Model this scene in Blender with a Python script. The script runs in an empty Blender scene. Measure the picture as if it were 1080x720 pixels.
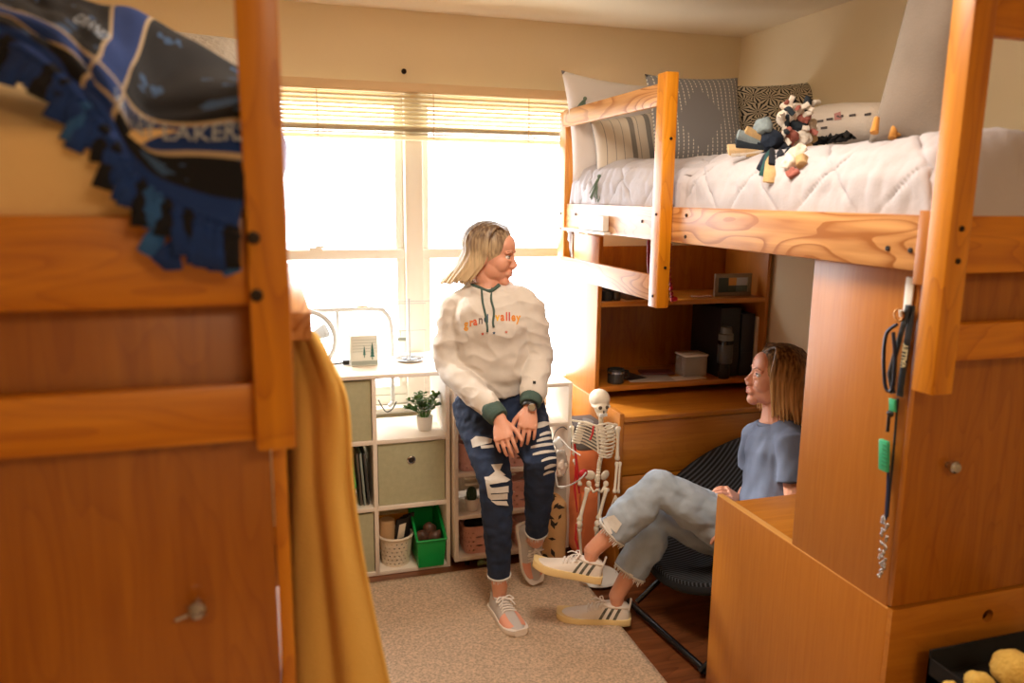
import bpy, bmesh, math, random
from mathutils import Vector, Matrix, noise
from mathutils.bvhtree import BVHTree
V = Vector
random.seed(7)
scene = bpy.context.scene

# ------------------------------------------------------------------ camera
YAW, PITCH, ROLL, FPX, CAMH = .3009, .1842, .0105, 819., 1.674
_f = V((math.sin(YAW)*math.cos(PITCH), math.cos(YAW)*math.cos(PITCH), -math.sin(PITCH)))
_r0 = V((math.cos(YAW), -math.sin(YAW), 0)); _u0 = _r0.cross(_f)
_r = _r0*math.cos(ROLL)+_u0*math.sin(ROLL); _u = -_r0*math.sin(ROLL)+_u0*math.cos(ROLL)
CAM = V((0, 0, CAMH))
def ray(x, y): return _r*((x-540)/FPX) - _u*((y-360)/FPX) + _f
def W(x, y, k): return CAM + ray(x, y)*k                     # point seen at (x,y), k metres ahead of the lens
def HX(x, y, X): d = ray(x, y); return CAM + d*(X/d.x)
def HY(x, y, Y): d = ray(x, y); return CAM + d*(Y/d.y)
def HZ(x, y, Z): d = ray(x, y); return CAM + d*((Z-CAMH)/d.z)
cd = bpy.data.cameras.new('camera'); cam = bpy.data.objects.new('camera', cd); scene.collection.objects.link(cam)
m = Matrix((_r, _u, -_f)).transposed().to_4x4(); m.translation = CAM; cam.matrix_world = m
cd.sensor_width = 36; cd.lens = FPX/1080*36; cd.clip_start = .05
cd.dof.use_dof = True; cd.dof.focus_distance = 2.95; cd.dof.aperture_fstop = 2.2
scene.camera = cam

# ------------------------------------------------------------------ world, lamps, exposure
w = bpy.data.worlds.new('daylight'); scene.world = w; w.use_nodes = True
bg = w.node_tree.nodes['Background']; bg.inputs[0].default_value = (.93, .97, 1, 1); bg.inputs[1].default_value = 4.0
def area(name, loc, rot, sx, sy, power, col, portal=False):
    l = bpy.data.lights.new(name, 'AREA'); l.shape = 'RECTANGLE'; l.size = sx; l.size_y = sy; l.energy = power; l.color = col
    o = bpy.data.objects.new(name, l); o.location = loc; o.rotation_euler = rot; scene.collection.objects.link(o)
    if portal: l.cycles.is_portal = True
    return o
area('window_portal', (.66, 3.80, 1.42), (-math.pi/2, 0, 0), 1.95, 1.6, 1, (1, 1, 1), True)
area('added_fill_light', (.66, 1.75, 2.42), (0, 0, 0), .5, .5, 12, (1, .86, .70))  # added fill above the view, brightens rug, figures and bedding
area('second_lamp_light', (.7, -1.0, 2.42), (0, 0, 0), .7, .7, 13, (1, .76, .50))
sun = bpy.data.lights.new('sun', 'SUN'); sun.energy = 2; sun.angle = .09; sun.color = (1, .93, .82)
so = bpy.data.objects.new('sun', sun); scene.collection.objects.link(so)
so.rotation_euler = V((.55, -.62, -.52)).to_track_quat('-Z', 'Y').to_euler()
vs = scene.view_settings; vs.view_transform = 'Standard'; vs.look = 'None'; vs.exposure = 1.1; vs.gamma = 1; vs.use_curve_mapping = False

# ------------------------------------------------------------------ materials
def lin(h):
    h = h.lstrip('#'); c = [int(h[i:i+2], 16)/255 for i in (0, 2, 4)]
    return tuple(((x+.055)/1.055)**2.4 if x > .04045 else x/12.92 for x in c)+(1,)
def mat(name, col, rough=.6, bump=0, bscale=60, var=0, vscale=8, metal=0, trans=0, sheen=0, stretch=(1, 1, 1), coat=0, subsurf=0, alpha=1):
    m = bpy.data.materials.new(name); m.use_nodes = True; nt = m.node_tree; N = nt.nodes; L = nt.links
    p = N['Principled BSDF']; c = lin(col) if isinstance(col, str) else col
    p.inputs['Base Color'].default_value = c; p.inputs['Roughness'].default_value = rough; p.inputs['Metallic'].default_value = metal
    if sheen: p.inputs['Sheen Weight'].default_value = sheen
    if coat: p.inputs['Coat Weight'].default_value = coat
    if trans: p.inputs['Transmission Weight'].default_value = trans
    if subsurf: p.inputs['Subsurface Weight'].default_value = subsurf; p.inputs['Subsurface Radius'].default_value = (.02, .008, .004)
    tc = N.new('ShaderNodeTexCoord'); mp = N.new('ShaderNodeMapping'); mp.inputs['Scale'].default_value = stretch; L.new(tc.outputs['Object'], mp.inputs[0])
    if var:
        n = N.new('ShaderNodeTexNoise'); n.inputs['Scale'].default_value = vscale; n.inputs['Detail'].default_value = 4; L.new(mp.outputs[0], n.inputs['Vector'])
        r = N.new('ShaderNodeValToRGB'); r.color_ramp.elements[0].position = .3; r.color_ramp.elements[1].position = .7
        r.color_ramp.elements[0].color = tuple(x*(1-var) for x in c[:3])+(1,); r.color_ramp.elements[1].color = tuple(min(1, x*(1+var*.6)) for x in c[:3])+(1,)
        L.new(n.outputs['Fac'], r.inputs[0]); L.new(r.outputs[0], p.inputs['Base Color'])
    if bump:
        n = N.new('ShaderNodeTexNoise'); n.inputs['Scale'].default_value = bscale; n.inputs['Detail'].default_value = 3; L.new(mp.outputs[0], n.inputs['Vector'])
        b = N.new('ShaderNodeBump'); b.inputs['Strength'].default_value = bump; b.inputs['Distance'].default_value = .01
        L.new(n.outputs['Fac'], b.inputs['Height']); L.new(b.outputs[0], p.inputs['Normal'])
    return m
def wood(name, dark, light, axis, rough=.38, cathedral=0.0, scale=1.0, coat=.25):
    m = bpy.data.materials.new(name); m.use_nodes = True; nt = m.node_tree; N = nt.nodes; L = nt.links; p = N['Principled BSDF']
    p.inputs['Roughness'].default_value = rough; p.inputs['Coat Weight'].default_value = coat; p.inputs['Coat Roughness'].default_value = .25
    tc = N.new('ShaderNodeTexCoord'); mp = N.new('ShaderNodeMapping'); s = [22*scale]*3; s['xyz'.index(axis)] = 1.3*scale; mp.inputs['Scale'].default_value = s
    L.new(tc.outputs['Object'], mp.inputs[0])
    n = N.new('ShaderNodeTexNoise'); n.inputs['Scale'].default_value = 1.6; n.inputs['Detail'].default_value = 7; n.inputs['Distortion'].default_value = .6; L.new(mp.outputs[0], n.inputs['Vector'])
    # slow contours of a stretched noise give the cathedral figure of plain-sawn oak
    mp2 = N.new('ShaderNodeMapping'); s2 = [5.5*scale]*3; s2['xyz'.index(axis)] = 1.0*scale; mp2.inputs['Scale'].default_value = s2; L.new(tc.outputs['Object'], mp2.inputs[0])
    n2 = N.new('ShaderNodeTexNoise'); n2.inputs['Scale'].default_value = 1.5; n2.inputs['Detail'].default_value = 1.5; L.new(mp2.outputs[0], n2.inputs['Vector'])
    mu = N.new('ShaderNodeMath'); mu.operation = 'MULTIPLY'; mu.inputs[1].default_value = 17; L.new(n2.outputs['Fac'], mu.inputs[0])
    fr = N.new('ShaderNodeMath'); fr.operation = 'FRACT'; L.new(mu.outputs[0], fr.inputs[0])
    pw = N.new('ShaderNodeMath'); pw.operation = 'POWER'; pw.inputs[1].default_value = 5; L.new(fr.outputs[0], pw.inputs[0])
    m2 = N.new('ShaderNodeMath'); m2.operation = 'MULTIPLY'; m2.inputs[1].default_value = cathedral; L.new(pw.outputs[0], m2.inputs[0])
    sb = N.new('ShaderNodeMath'); sb.operation = 'SUBTRACT'; L.new(n.outputs['Fac'], sb.inputs[0]); L.new(m2.outputs[0], sb.inputs[1])
    r = N.new('ShaderNodeValToRGB'); r.color_ramp.elements[0].position = .22; r.color_ramp.elements[1].position = .68
    r.color_ramp.elements[0].color = lin(dark); r.color_ramp.elements[1].color = lin(light)
    L.new(sb.outputs[0], r.inputs[0]); L.new(r.outputs[0], p.inputs['Base Color'])
    b = N.new('ShaderNodeBump'); b.inputs['Strength'].default_value = .12; b.inputs['Distance'].default_value = .004; L.new(n.outputs['Fac'], b.inputs['Height']); L.new(b.outputs[0], p.inputs['Normal'])
    return m
M = {}
M['wall'] = mat('wall_paint', '#ecd9b4', .8, .05, 90, .03, 2)
M['ceiling'] = mat('ceiling_paint', '#eeddbf', .85, .12, 120)
M['white_frame'] = mat('window_vinyl', '#efe9dc', .4)
M['oak_z'] = wood('oak_upright', '#b86a08', '#dd9016', 'z', cathedral=.25)
M['oak_x'] = wood('oak_along_x', '#b26406', '#d68812', 'x', cathedral=.25)
M['oak_y'] = wood('oak_along_y', '#a4652c', '#dca568', 'y', cathedral=.6, scale=.9)
M['oak_bolt'] = mat('dark_bolt', '#2a2019', .4, metal=.6)
M['lam_z'] = wood('laminate_upright', '#ad681c', '#b97526', 'z', rough=.42, cathedral=.0, scale=2.4)
M['lam_x'] = wood('laminate_along_x', '#ab6416', '#c47e24', 'x', rough=.4, cathedral=.12)
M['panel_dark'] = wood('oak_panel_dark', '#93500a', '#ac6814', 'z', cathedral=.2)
M['shelf_white'] = mat('white_laminate', '#efe2d2', .45)
M['sage'] = mat('sage_felt', '#b8b593', .95, .15, 300, .07, 40)
M['green'] = mat('green_plastic', '#10a048', .35)
M['cream_plastic'] = mat('cream_plastic', '#ead9c0', .45)
M['pink_plastic'] = mat('pink_plastic', '#e3ac9d', .5)
M['black'] = mat('black_plastic', '#141414', .45)
M['blackmat'] = mat('black_cloth', '#101013', .9)
M['white'] = mat('white_plastic', '#f1efea', .4)
M['ceramic'] = mat('white_ceramic', '#eae4da', .3)
M['leaf'] = mat('leaf_green', '#4d7a2a', .5, var=.45, vscale=30)
M['cactus'] = mat('cactus_green', '#2f4a30', .6, .4, 150)
M['soil'] = mat('soil', '#2f2118', .95)
M['steel'] = mat('steel', '#b9bcc0', .25, metal=1)
M['whitemetal'] = mat('white_metal', '#c6c6c4', .35)
M['skin'] = mat('skin', '#e2a58a', .5, .03, 200, .06, 25, subsurf=.15)
M['hoodie'] = mat('hoodie_fleece', '#ded7cf', .95, .22, 350, .03, 18, sheen=.3)
M['hoodie_trim'] = mat('hoodie_green_rib', '#4b625c', .95, .3, 200)
M['jeans'] = mat('dark_denim', '#23324f', .9, .2, 500, .35, 14)
M['jeans_light'] = mat('light_denim', '#a6b4c4', .9, .2, 500, .16, 14)
M['fray'] = mat('frayed_white_thread', '#dedad4', .95, .4, 300, .06, 60)
M['tshirt'] = mat('blue_grey_cotton', '#69738a', .95, .15, 400, .08, 14)
M['shoe_white'] = mat('shoe_knit_white', '#ece4dc', .8, .2, 500)
M['shoe_grey'] = mat('shoe_knit_grey', '#c9c2bf', .8, .2, 500)
M['shoe_pink'] = mat('shoe_pink_panel', '#eda78e', .7)
M['sole_cream'] = mat('cream_sole', '#efd49a', .6)
M['sole_white'] = mat('white_sole', '#e9ddd2', .6)
M['lace'] = mat('white_lace', '#f3ece6', .8)
M['shoe_stripe'] = mat('camo_stripe', '#65645a', .8, var=.6, vscale=70)
M['bone'] = mat('bone_plastic', '#e8dcc6', .5, .1, 80)
M['redmuscle'] = mat('red_muscle_paint', '#c01c22', .5)
M['eye'] = mat('eye_white', '#e8e4df', .2)
M['iris'] = mat('eye_iris', '#33414b', .2)
M['brow'] = mat('brow_hair', '#7a5434', .9)
M['lip'] = mat('lip', '#c06a60', .45)
def hairmat(name, root, tip, z0, z1):
    m = mat(name, root, .42); nt = m.node_tree; N = nt.nodes; L = nt.links; p = N['Principled BSDF']; p.inputs['Specular IOR Level'].default_value = .35
    tc = N.new('ShaderNodeTexCoord'); sx = N.new('ShaderNodeSeparateXYZ'); L.new(tc.outputs['Object'], sx.inputs[0])
    mr = N.new('ShaderNodeMapRange'); mr.inputs[1].default_value = z0; mr.inputs[2].default_value = z1; L.new(sx.outputs[2], mr.inputs[0])
    mp = N.new('ShaderNodeMapping'); mp.inputs['Scale'].default_value = (70, 70, 6); L.new(tc.outputs['Object'], mp.inputs[0])
    n = N.new('ShaderNodeTexNoise'); n.inputs['Scale'].default_value = 1.5; L.new(mp.outputs[0], n.inputs['Vector'])
    ad = N.new('ShaderNodeMath'); ad.operation = 'MULTIPLY_ADD'; ad.inputs[1].default_value = 1.6; L.new(n.outputs['Fac'], ad.inputs[0])
    s2 = N.new('ShaderNodeMath'); s2.operation = 'SUBTRACT'; s2.inputs[1].default_value = .8; L.new(mr.outputs[0], s2.inputs[0]); L.new(s2.outputs[0], ad.inputs[2])
    r = N.new('ShaderNodeValToRGB'); r.color_ramp.elements[0].color = lin(root); r.color_ramp.elements[1].color = lin(tip); L.new(ad.outputs[0], r.inputs[0]); L.new(r.outputs[0], p.inputs['Base Color'])
    return m

# ------------------------------------------------------------------ mesh building
def ortho(d):
    d = d.normalized(); a = V((0, 0, 1)) if abs(d.z) < .9 else V((1, 0, 0)); s = d.cross(a).normalized(); return s, s.cross(d).normalized()
class MB:
    def __init__(s): s.b = bmesh.new()
    def box(s, x0, x1, y0, y1, z0, z1, bev=0, seg=2):
        vs_ = [s.b.verts.new((x, y, z)) for z in (z0, z1) for y in (y0, y1) for x in (x0, x1)]
        fs = [s.b.faces.new([vs_[i] for i in q]) for q in ((0, 2, 3, 1), (4, 5, 7, 6), (0, 1, 5, 4), (2, 6, 7, 3), (0, 4, 6, 2), (1, 3, 7, 5))]
        if bev:
            es = {e for f in fs for e in f.edges}
            bmesh.ops.bevel(s.b, geom=list(es), offset=bev, segments=seg, profile=.5, affect='EDGES')
        return s
    def obb(s, c, ax, ay, az, bev=0, seg=2):                   # centre and three half-axis vectors
        t = MB().box(-1, 1, -1, 1, -1, 1); 
        if bev:
            L = (ax.length, ay.length, az.length); t = MB().box(-L[0], L[0], -L[1], L[1], -L[2], L[2], bev, seg); ax, ay, az = ax.normalized(), ay.normalized(), az.normalized()
        mm = Matrix((ax, ay, az)).transposed()
        for v in t.b.verts: v.co = mm @ v.co + c
        s.join(t); return s
    def join(s, t):
        me = bpy.data.meshes.new('t'); t.b.to_mesh(me); s.b.from_mesh(me); bpy.data.meshes.remove(me); return s
    def rings(s, rings, closed=True, caps=True):
        R = [[s.b.verts.new(p) for p in r] for r in rings]; n = len(R[0])
        for a, b in zip(R, R[1:]):
            for i in range(n if closed else n-1):
                j = (i+1) % n
                try: s.b.faces.new((a[i], a[j], b[j], b[i]))
                except ValueError: pass
        if caps and closed:
            s.b.faces.new(R[0][::-1]); s.b.faces.new(R[-1])
        return s
    def tube(s, pts, rad, n=8, caps=True, side=None, flat=1):    # rad: number or list; flat: second axis ratio
        pts = [V(p) for p in pts]
        if not isinstance(rad, (list, tuple)): rad = [rad]*len(pts)
        out = []; sd = side
        for i, p in enumerate(pts):
            d = (pts[min(i+1, len(pts)-1)]-pts[max(i-1, 0)])
            if d.length < 1e-9: d = V((0, 0, 1))
            d.normalize()
            if sd is None: sd = ortho(d)[0]
            a = (sd-d*sd.dot(d)); a = a.normalized() if a.length > 1e-6 else ortho(d)[0]; b = d.cross(a); sd = a
            ra = rad[i] if isinstance(rad[i], (list, tuple)) else (rad[i], rad[i]*flat)
            out.append([p + a*(ra[0]*math.cos(t)) + b*(ra[1]*math.sin(t)) for t in [2*math.pi*k/n for k in range(n)]])
        return s.rings(out, True, caps)
    def ell(s, c, r, rot=None, u=20, v=12):
        c = V(c); rr = V(r) if hasattr(r, '__len__') else V((r, r, r)); rg = []
        for j in range(1, v):
            ph = math.pi*j/v
            rg.append([V((rr.x*math.sin(ph)*math.cos(t), rr.y*math.sin(ph)*math.sin(t), rr.z*math.cos(ph))) for t in [2*math.pi*i/u for i in range(u)]])
        rg = [[(rot @ p if rot else p)+c for p in q] for q in rg]
        R = [[s.b.verts.new(p) for p in q] for q in rg]
        top = s.b.verts.new(c+((rot @ V((0, 0, rr.z))) if rot else V((0, 0, rr.z)))); bot = s.b.verts.new(c-((rot @ V((0, 0, rr.z))) if rot else V((0, 0, rr.z))))
        for a, b in zip(R, R[1:]):
            for i in range(u): s.b.faces.new((a[i], b[i], b[(i+1) % u], a[(i+1) % u]))
        for i in range(u):
            s.b.faces.new((top, R[0][i], R[0][(i+1) % u])); s.b.faces.new((bot, R[-1][(i+1) % u], R[-1][i]))
        return s
    def lathe(s, c, prof, n=28, caps=True, axis=None):             # prof [(r,z)...]
        c = V(c); mm = axis.to_track_quat('Z', 'Y').to_matrix() if axis else Matrix.Identity(3)
        return s.rings([[c + mm @ V((r*math.cos(t), r*math.sin(t), z)) for t in [2*math.pi*k/n for k in range(n)]] for r, z in prof], True, caps)
    def grid(s, fn, nu, nv):                                       # fn(u,v)->point
        R = [[s.b.verts.new(fn(i/nu, j/nv)) for j in range(nv+1)] for i in range(nu+1)]
        for i in range(nu):
            for j in range(nv): s.b.faces.new((R[i][j], R[i+1][j], R[i+1][j+1], R[i][j+1]))
        return s
    def poly(s, pts, ext):                                         # planar outline extruded by vector ext
        a = [s.b.verts.new(V(p)) for p in pts]; b = [s.b.verts.new(V(p)+ext) for p in pts]; n = len(a)
        s.b.faces.new(a[::-1]); s.b.faces.new(b)
        for i in range(n): s.b.faces.new((a[i], a[(i+1) % n], b[(i+1) % n], b[i]))
        return s
def finish(o, smooth):
    if smooth:
        for p in o.data.polygons: p.use_smooth = True
        if smooth != True:
            try: o.data.set_sharp_from_angle(angle=math.radians(smooth))
            except Exception: pass
def rootloc(p):
    l = V((0, 0, 0))
    while p: l = l + p.location; p = p.parent
    return l
def obj(name, mb, m, parent=None, smooth=35, loc=None, label=None):
    me = bpy.data.meshes.new(name)
    if isinstance(mb, MB):
        bmesh.ops.recalc_face_normals(mb.b, faces=mb.b.faces[:]); mb.b.to_mesh(me); mb.b.free()
    else: me = mb
    o = bpy.data.objects.new(name, me); scene.collection.objects.link(o)
    if parent: o.parent = parent; off = rootloc(parent)
    else:
        xs = [v.co for v in me.vertices]
        off = V(loc) if loc is not None else V(((min(c.x for c in xs)+max(c.x for c in xs))/2, (min(c.y for c in xs)+max(c.y for c in xs))/2, min(c.z for c in xs)))
        o.location = off
    me.transform(Matrix.Translation(-off)); me.materials.clear(); me.materials.append(m); finish(o, smooth)
    if label: o['label'] = label
    return o
def tag(o, label, cat, group=None, kind=None):
    o['label'] = label; o['category'] = cat
    if group: o['group'] = group
    if kind: o['kind'] = kind
    return o
def struct(o): o['kind'] = 'structure'; return o
def thing(name, label, cat, loc, group=None):
    o = bpy.data.objects.new(name, None); scene.collection.objects.link(o); o.location = loc; o.empty_display_size = .05
    return tag(o, label, cat, group)
def solidify(o, t, off=-1):
    md = o.modifiers.new('solid', 'SOLIDIFY'); md.thickness = t; md.offset = off; return o
def subsurf(o, l=1):
    md = o.modifiers.new('sub', 'SUBSURF'); md.levels = l; md.render_levels = l; return o
def dupe(root, delta, label=None, group=None):
    def cp(o, par):
        c = o.copy(); scene.collection.objects.link(c)
        if par: c.parent = par
        for ch in [x for x in kids.get(o.name, [])]: cp(ch, c)
        return c
    kids = {}
    for x in list(scene.objects):
        if x.parent: kids.setdefault(x.parent.name, []).append(x)
    c = cp(root, None); c.location = root.location + V(delta)
    if label: c['label'] = label
    if group: c['group'] = group
    return c
def baked(mb, voxel, smooth=3, nz=None):                           # union of closed shapes as one continuous surface
    me = bpy.data.meshes.new('t'); bmesh.ops.recalc_face_normals(mb.b, faces=mb.b.faces[:]); mb.b.to_mesh(me); mb.b.free()
    o = bpy.data.objects.new('t', me); scene.collection.objects.link(o)
    r = o.modifiers.new('r', 'REMESH'); r.mode = 'VOXEL'; r.voxel_size = voxel; r.use_smooth_shade = True
    if smooth: s_ = o.modifiers.new('s', 'SMOOTH'); s_.factor = .5; s_.iterations = smooth
    dg = bpy.context.evaluated_depsgraph_get(); out = bpy.data.meshes.new_from_object(o.evaluated_get(dg))
    bpy.data.objects.remove(o); bpy.data.meshes.remove(me)
    if nz:
        ns = [v.normal.copy() for v in out.vertices]
        for v, n_ in zip(out.vertices, ns): v.co += n_*nz(v.co)
    return out
def bvh_of(o):
    off = rootloc(o.parent)+o.location if o.parent else o.location
    return BVHTree.FromPolygons([v.co+off for v in o.data.vertices], [tuple(p.vertices) for p in o.data.polygons])
def decal(bvh, polys, lift=.002, sub=4):
    """thin patches lying on a surface; polys = outlines as seen in the picture, laid onto the surface they cover"""
    mb = MB()
    for pl in polys:
        t = bmesh.new(); f = t.faces.new([t.verts.new((x, y, 0)) for x, y in pl])
        bmesh.ops.triangulate(t, faces=[f]); bmesh.ops.subdivide_edges(t, edges=t.edges[:], cuts=sub, use_grid_fill=True)
        t.verts.ensure_lookup_table(); mp = {}
        for v in t.verts:
            d = ray(v.co.x, v.co.y).normalized(); h = bvh.ray_cast(CAM, d)
            if h[0] is not None:
                nn = h[1] if h[1].dot(d) < 0 else -h[1]
                mp[v.index] = mb.b.verts.new(h[0]+nn*lift-d*lift*.5)
        for f in t.faces:
            if all(v.index in mp for v in f.verts):
                q = [mp[v.index] for v in f.verts]
                if max((q[i].co-q[i-1].co).length for i in range(len(q))) < .05:
                    try: mb.b.faces.new(q)
                    except ValueError: pass
        t.free()
    return mb
def textmesh(s, size, extrude=.001, align='CENTER', bold=0, spacing=1):
    cu = bpy.data.curves.new('t', 'FONT'); cu.body = s; cu.size = size; cu.extrude = extrude; cu.align_x = align; cu.offset = bold; cu.space_character = spacing; cu.resolution_u = 3
    o = bpy.data.objects.new('t', cu); scene.collection.objects.link(o); dg = bpy.context.evaluated_depsgraph_get()
    me = bpy.data.meshes.new_from_object(o.evaluated_get(dg)); bpy.data.objects.remove(o); return me
def lerp(a, b, t): return a+(b-a)*t
def spline(pts, n):
    pts = [V(p) for p in pts]; out = []
    for i in range(len(pts)-1):
        p0, p1, p2, p3 = pts[max(i-1, 0)], pts[i], pts[i+1], pts[min(i+2, len(pts)-1)]
        for k in range(n):
            t = k/n; out.append(.5*((2*p1)+(p2-p0)*t+(2*p0-5*p1+4*p2-p3)*t*t+(3*p1-p0-3*p2+p3)*t**3))
    out.append(pts[-1]); return out
# ================================================================== ROOM
XL, XR, YB, YF, ZC = -1.05, 2.385, 3.72, -2.2, 2.50
WX0, WX1, WZ0, WZ1 = -.26, 1.60, .66, 2.17
M['hardwood'] = wood('hardwood_boards', '#5e331b', '#8a5230', 'x', rough=.3, cathedral=.25, scale=.8, coat=.3)
struct(obj('floor', MB().box(XL-.1, XR+.1, YF-.1, YB+.1, -.1, 0), M['hardwood']))
struct(obj('ceiling', MB().box(XL-.1, XR+.1, YF-.1, YB+.1, ZC, ZC+.1), M['ceiling']))
struct(obj('wall_left', MB().box(XL-.1, XL, YF-.1, YB+.2, 0, ZC), M['wall']))
struct(obj('wall_right', MB().box(XR, XR+.1, YF-.1, YB+.2, 0, ZC), M['wall']))
struct(obj('wall_front', MB().box(XL, XR, YF-.1, YF, 0, ZC), M['wall']))
wb = MB().box(XL, XR, YB, YB+.14, WZ1, ZC).box(XL, XR, YB, YB+.14, 0, WZ0).box(XL, WX0, YB, YB+.14, WZ0, WZ1).box(WX1, XR, YB, YB+.14, WZ0, WZ1)
struct(obj('wall_back', wb, M['wall']))
struct(obj('baseboard_back', MB().box(XL, 1.43, YB-.018, YB, 0, .09, .004), M['oak_x']))
struct(obj('baseboard_right', MB().box(XR-.016, XR, 2.1, 2.98, 0, .09, .004), M['oak_y']))
# window: outer frame, centre mullion, two double-hung units
wn = MB(); y0, y1 = 3.725, 3.80
wn.box(WX0+.001, WX1-.001, y0-.0015, y1-.0015, WZ0+.001, WZ0+.045, .004).box(WX0+.001, WX1-.001, y0-.0015, y1-.0015, WZ1-.045, WZ1-.001, .004).box(WX0, WX0+.045, y0, y1, WZ0, WZ1, .004).box(WX1-.045, WX1, y0, y1, WZ0, WZ1, .004)
wn.box(.615, .70, y0-.02, y1+.003, WZ0+.002, WZ1-.002, .006)
win = struct(obj('window_1', wn, M['white_frame']))
for xa, xb in ((WX0+.045, .615), (.70, WX1-.045)):
    lo = MB(); up = MB(); f = .038
    yl, yu = 3.735, 3.762
    lo.box(xa+.002, xb-.002, yl-.0015, yl+.0235, 1.375, 1.4215, .004).box(xa+.002, xb-.002, yl-.0015, yl+.0235, WZ0+.047, WZ0+.09, .004).box(xa, xa+f, yl, yl+.025, WZ0+.045, 1.42, .003).box(xb-f, xb, yl, yl+.025, WZ0+.045, 1.42, .003)
    up.box(xa+.002, xb-.002, yu-.0015, yu+.0235, 1.383, 1.4225, .004).box(xa+.002, xb-.002, yu-.0015, yu+.0235, 2.09, 2.123, .004).box(xa, xa+f, yu, yu+.025, 1.385, 2.125, .003).box(xb-f, xb, yu, yu+.025, 1.385, 2.125, .003)
    obj('lower_sash', lo, M['white_frame'], win); obj('upper_sash', up, M['white_frame'], win)
    lk = MB().box((xa+xb)/2-.03, (xa+xb)/2+.03, yl-.006, yl+.02, 1.42, 1.432, .003).tube([((xa+xb)/2, yl, 1.436), ((xa+xb)/2+.035, yl-.012, 1.436)], .005)
    obj('sash_lock', lk, M['white_frame'], win)
struct(obj('trim_1', MB().box(WX0-.03, WX1+.03, 3.655, 3.73, WZ0-.03, WZ0, .006), M['white_frame']))
# heater cover with horizontal louvres beneath the window
ht = thing('baseboard_heater', 'cream louvred heater cabinet on the wall under the window, beside the far desk', 'heater', (1.0, 3.62, 0))
hb = MB().box(.86, 1.42, 3.60, 3.70, .03, .62, .008); obj('cabinet', hb, M['cream_plastic'], ht)
hl = MB()
for i in range(16): hl.obb(V((1.14, 3.592, .10+i*.031)), V((.265, 0, 0)), V((0, .009, .004)), V((0, -.001, .0022)))
obj('louvres', hl, M['cream_plastic'], ht)
# venetian blind, half raised
M['slat'] = mat('blind_slat', '#f0e7cf', .5)
sn = M['slat'].node_tree; tb = sn.nodes.new('ShaderNodeBsdfTranslucent'); tb.inputs[0].default_value = lin('#fff3d6'); mx = sn.nodes.new('ShaderNodeMixShader'); mx.inputs[0].default_value = .45
sn.links.new(sn.nodes['Principled BSDF'].outputs[0], mx.inputs[1]); sn.links.new(tb.outputs[0], mx.inputs[2]); sn.links.new(mx.outputs[0], sn.nodes['Material Output'].inputs[0])
M['valance'] = mat('blind_valance', '#d9b98c', .5)
bl = thing('venetian_blind', 'cream venetian blind pulled halfway up across the window', 'blind', (.66, 3.66, 1.95))
BX0, BX1 = -.24, 1.42
obj('headrail', MB().box(BX0, BX1, 3.63, 3.70, 2.135, 2.175, .004), M['valance'], bl)
s_ = MB()
for i in range(8):
    z = 2.118-i*.019; s_.obb(V(((BX0+BX1)/2, 3.665, z)), V(((BX1-BX0)/2, 0, 0)), V((0, .023, .0085)), V((0, -.0003, .0008)))
obj('slats', s_, M['slat'], bl)
s_ = MB(); rnd = random.Random(3)
for i in range(9):
    z = 1.982-i*.0045; s_.obb(V(((BX0+BX1)/2, 3.665+rnd.uniform(-.003, .003), z)), V(((BX1-BX0)/2, 0, rnd.uniform(-.001, .001))), V((0, .024, rnd.uniform(-.002, .002))), V((0, 0, .0008)))
obj('stacked_slats', s_, M['slat'], bl)
obj('bottom_rail', MB().box(BX0, BX1, 3.642, 3.69, 1.925, 1.942, .004), M['slat'], bl)
for x in (.22, .74, 1.20):
    obj('ladder_cord', MB().tube([(x, 3.637, 2.14), (x+.002, 3.636, 2.0), (x, 3.637, 1.93)], .0018, 6).tube([(x, 3.637, 1.97), (x+.03, 3.63, 1.955), (x+.02, 3.63, 1.925), (x-.015, 3.632, 1.94), (x, 3.637, 1.975)], .0016, 6), M['valance'], bl)
tag(obj('wall_hook', MB().lathe((.62, YB, 2.235), [(.0, 0), (.012, 0), (.012, .006), (.005, .01), (0, .012)], 12, False, V((0, -1, 0))), M['oak_bolt']), 'tiny metal hook in the wall just above the middle of the blind', 'hook')
# area rug
M['rug'] = mat('rug_pile', '#dcc0a4', 1, .9, 260, .34, 110)
rg = MB().grid(lambda u, v: V((lerp(-.6, 1.245, u), lerp(-.6, 3.15, v), .014+.0025*noise.noise(V((u*60, v*110, 0))))), 90, 160)
r_o = tag(obj('area_rug', rg, M['rug'], smooth=True), 'beige short pile rug covering the hardwood floor between the beds', 'rug'); solidify(r_o, .013)
# unseen ceiling lamps; the one nearer the beds is an added fill
for nm, x, y, lb in (('unseen_ceiling_lamp', .66, 1.75, 'added unseen round white ceiling lamp nearer the beds'), ('unseen_ceiling_lamp', .7, -1.0, 'round white ceiling lamp nearer the entrance wall')):
    t = thing(nm, lb, 'lamp', (x, y, ZC))
    obj('lamp_base', MB().lathe((x, y, ZC-.03), [(0, 0), (.17, 0), (.18, .03), (0, .03)]), M['white'], t)

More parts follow.
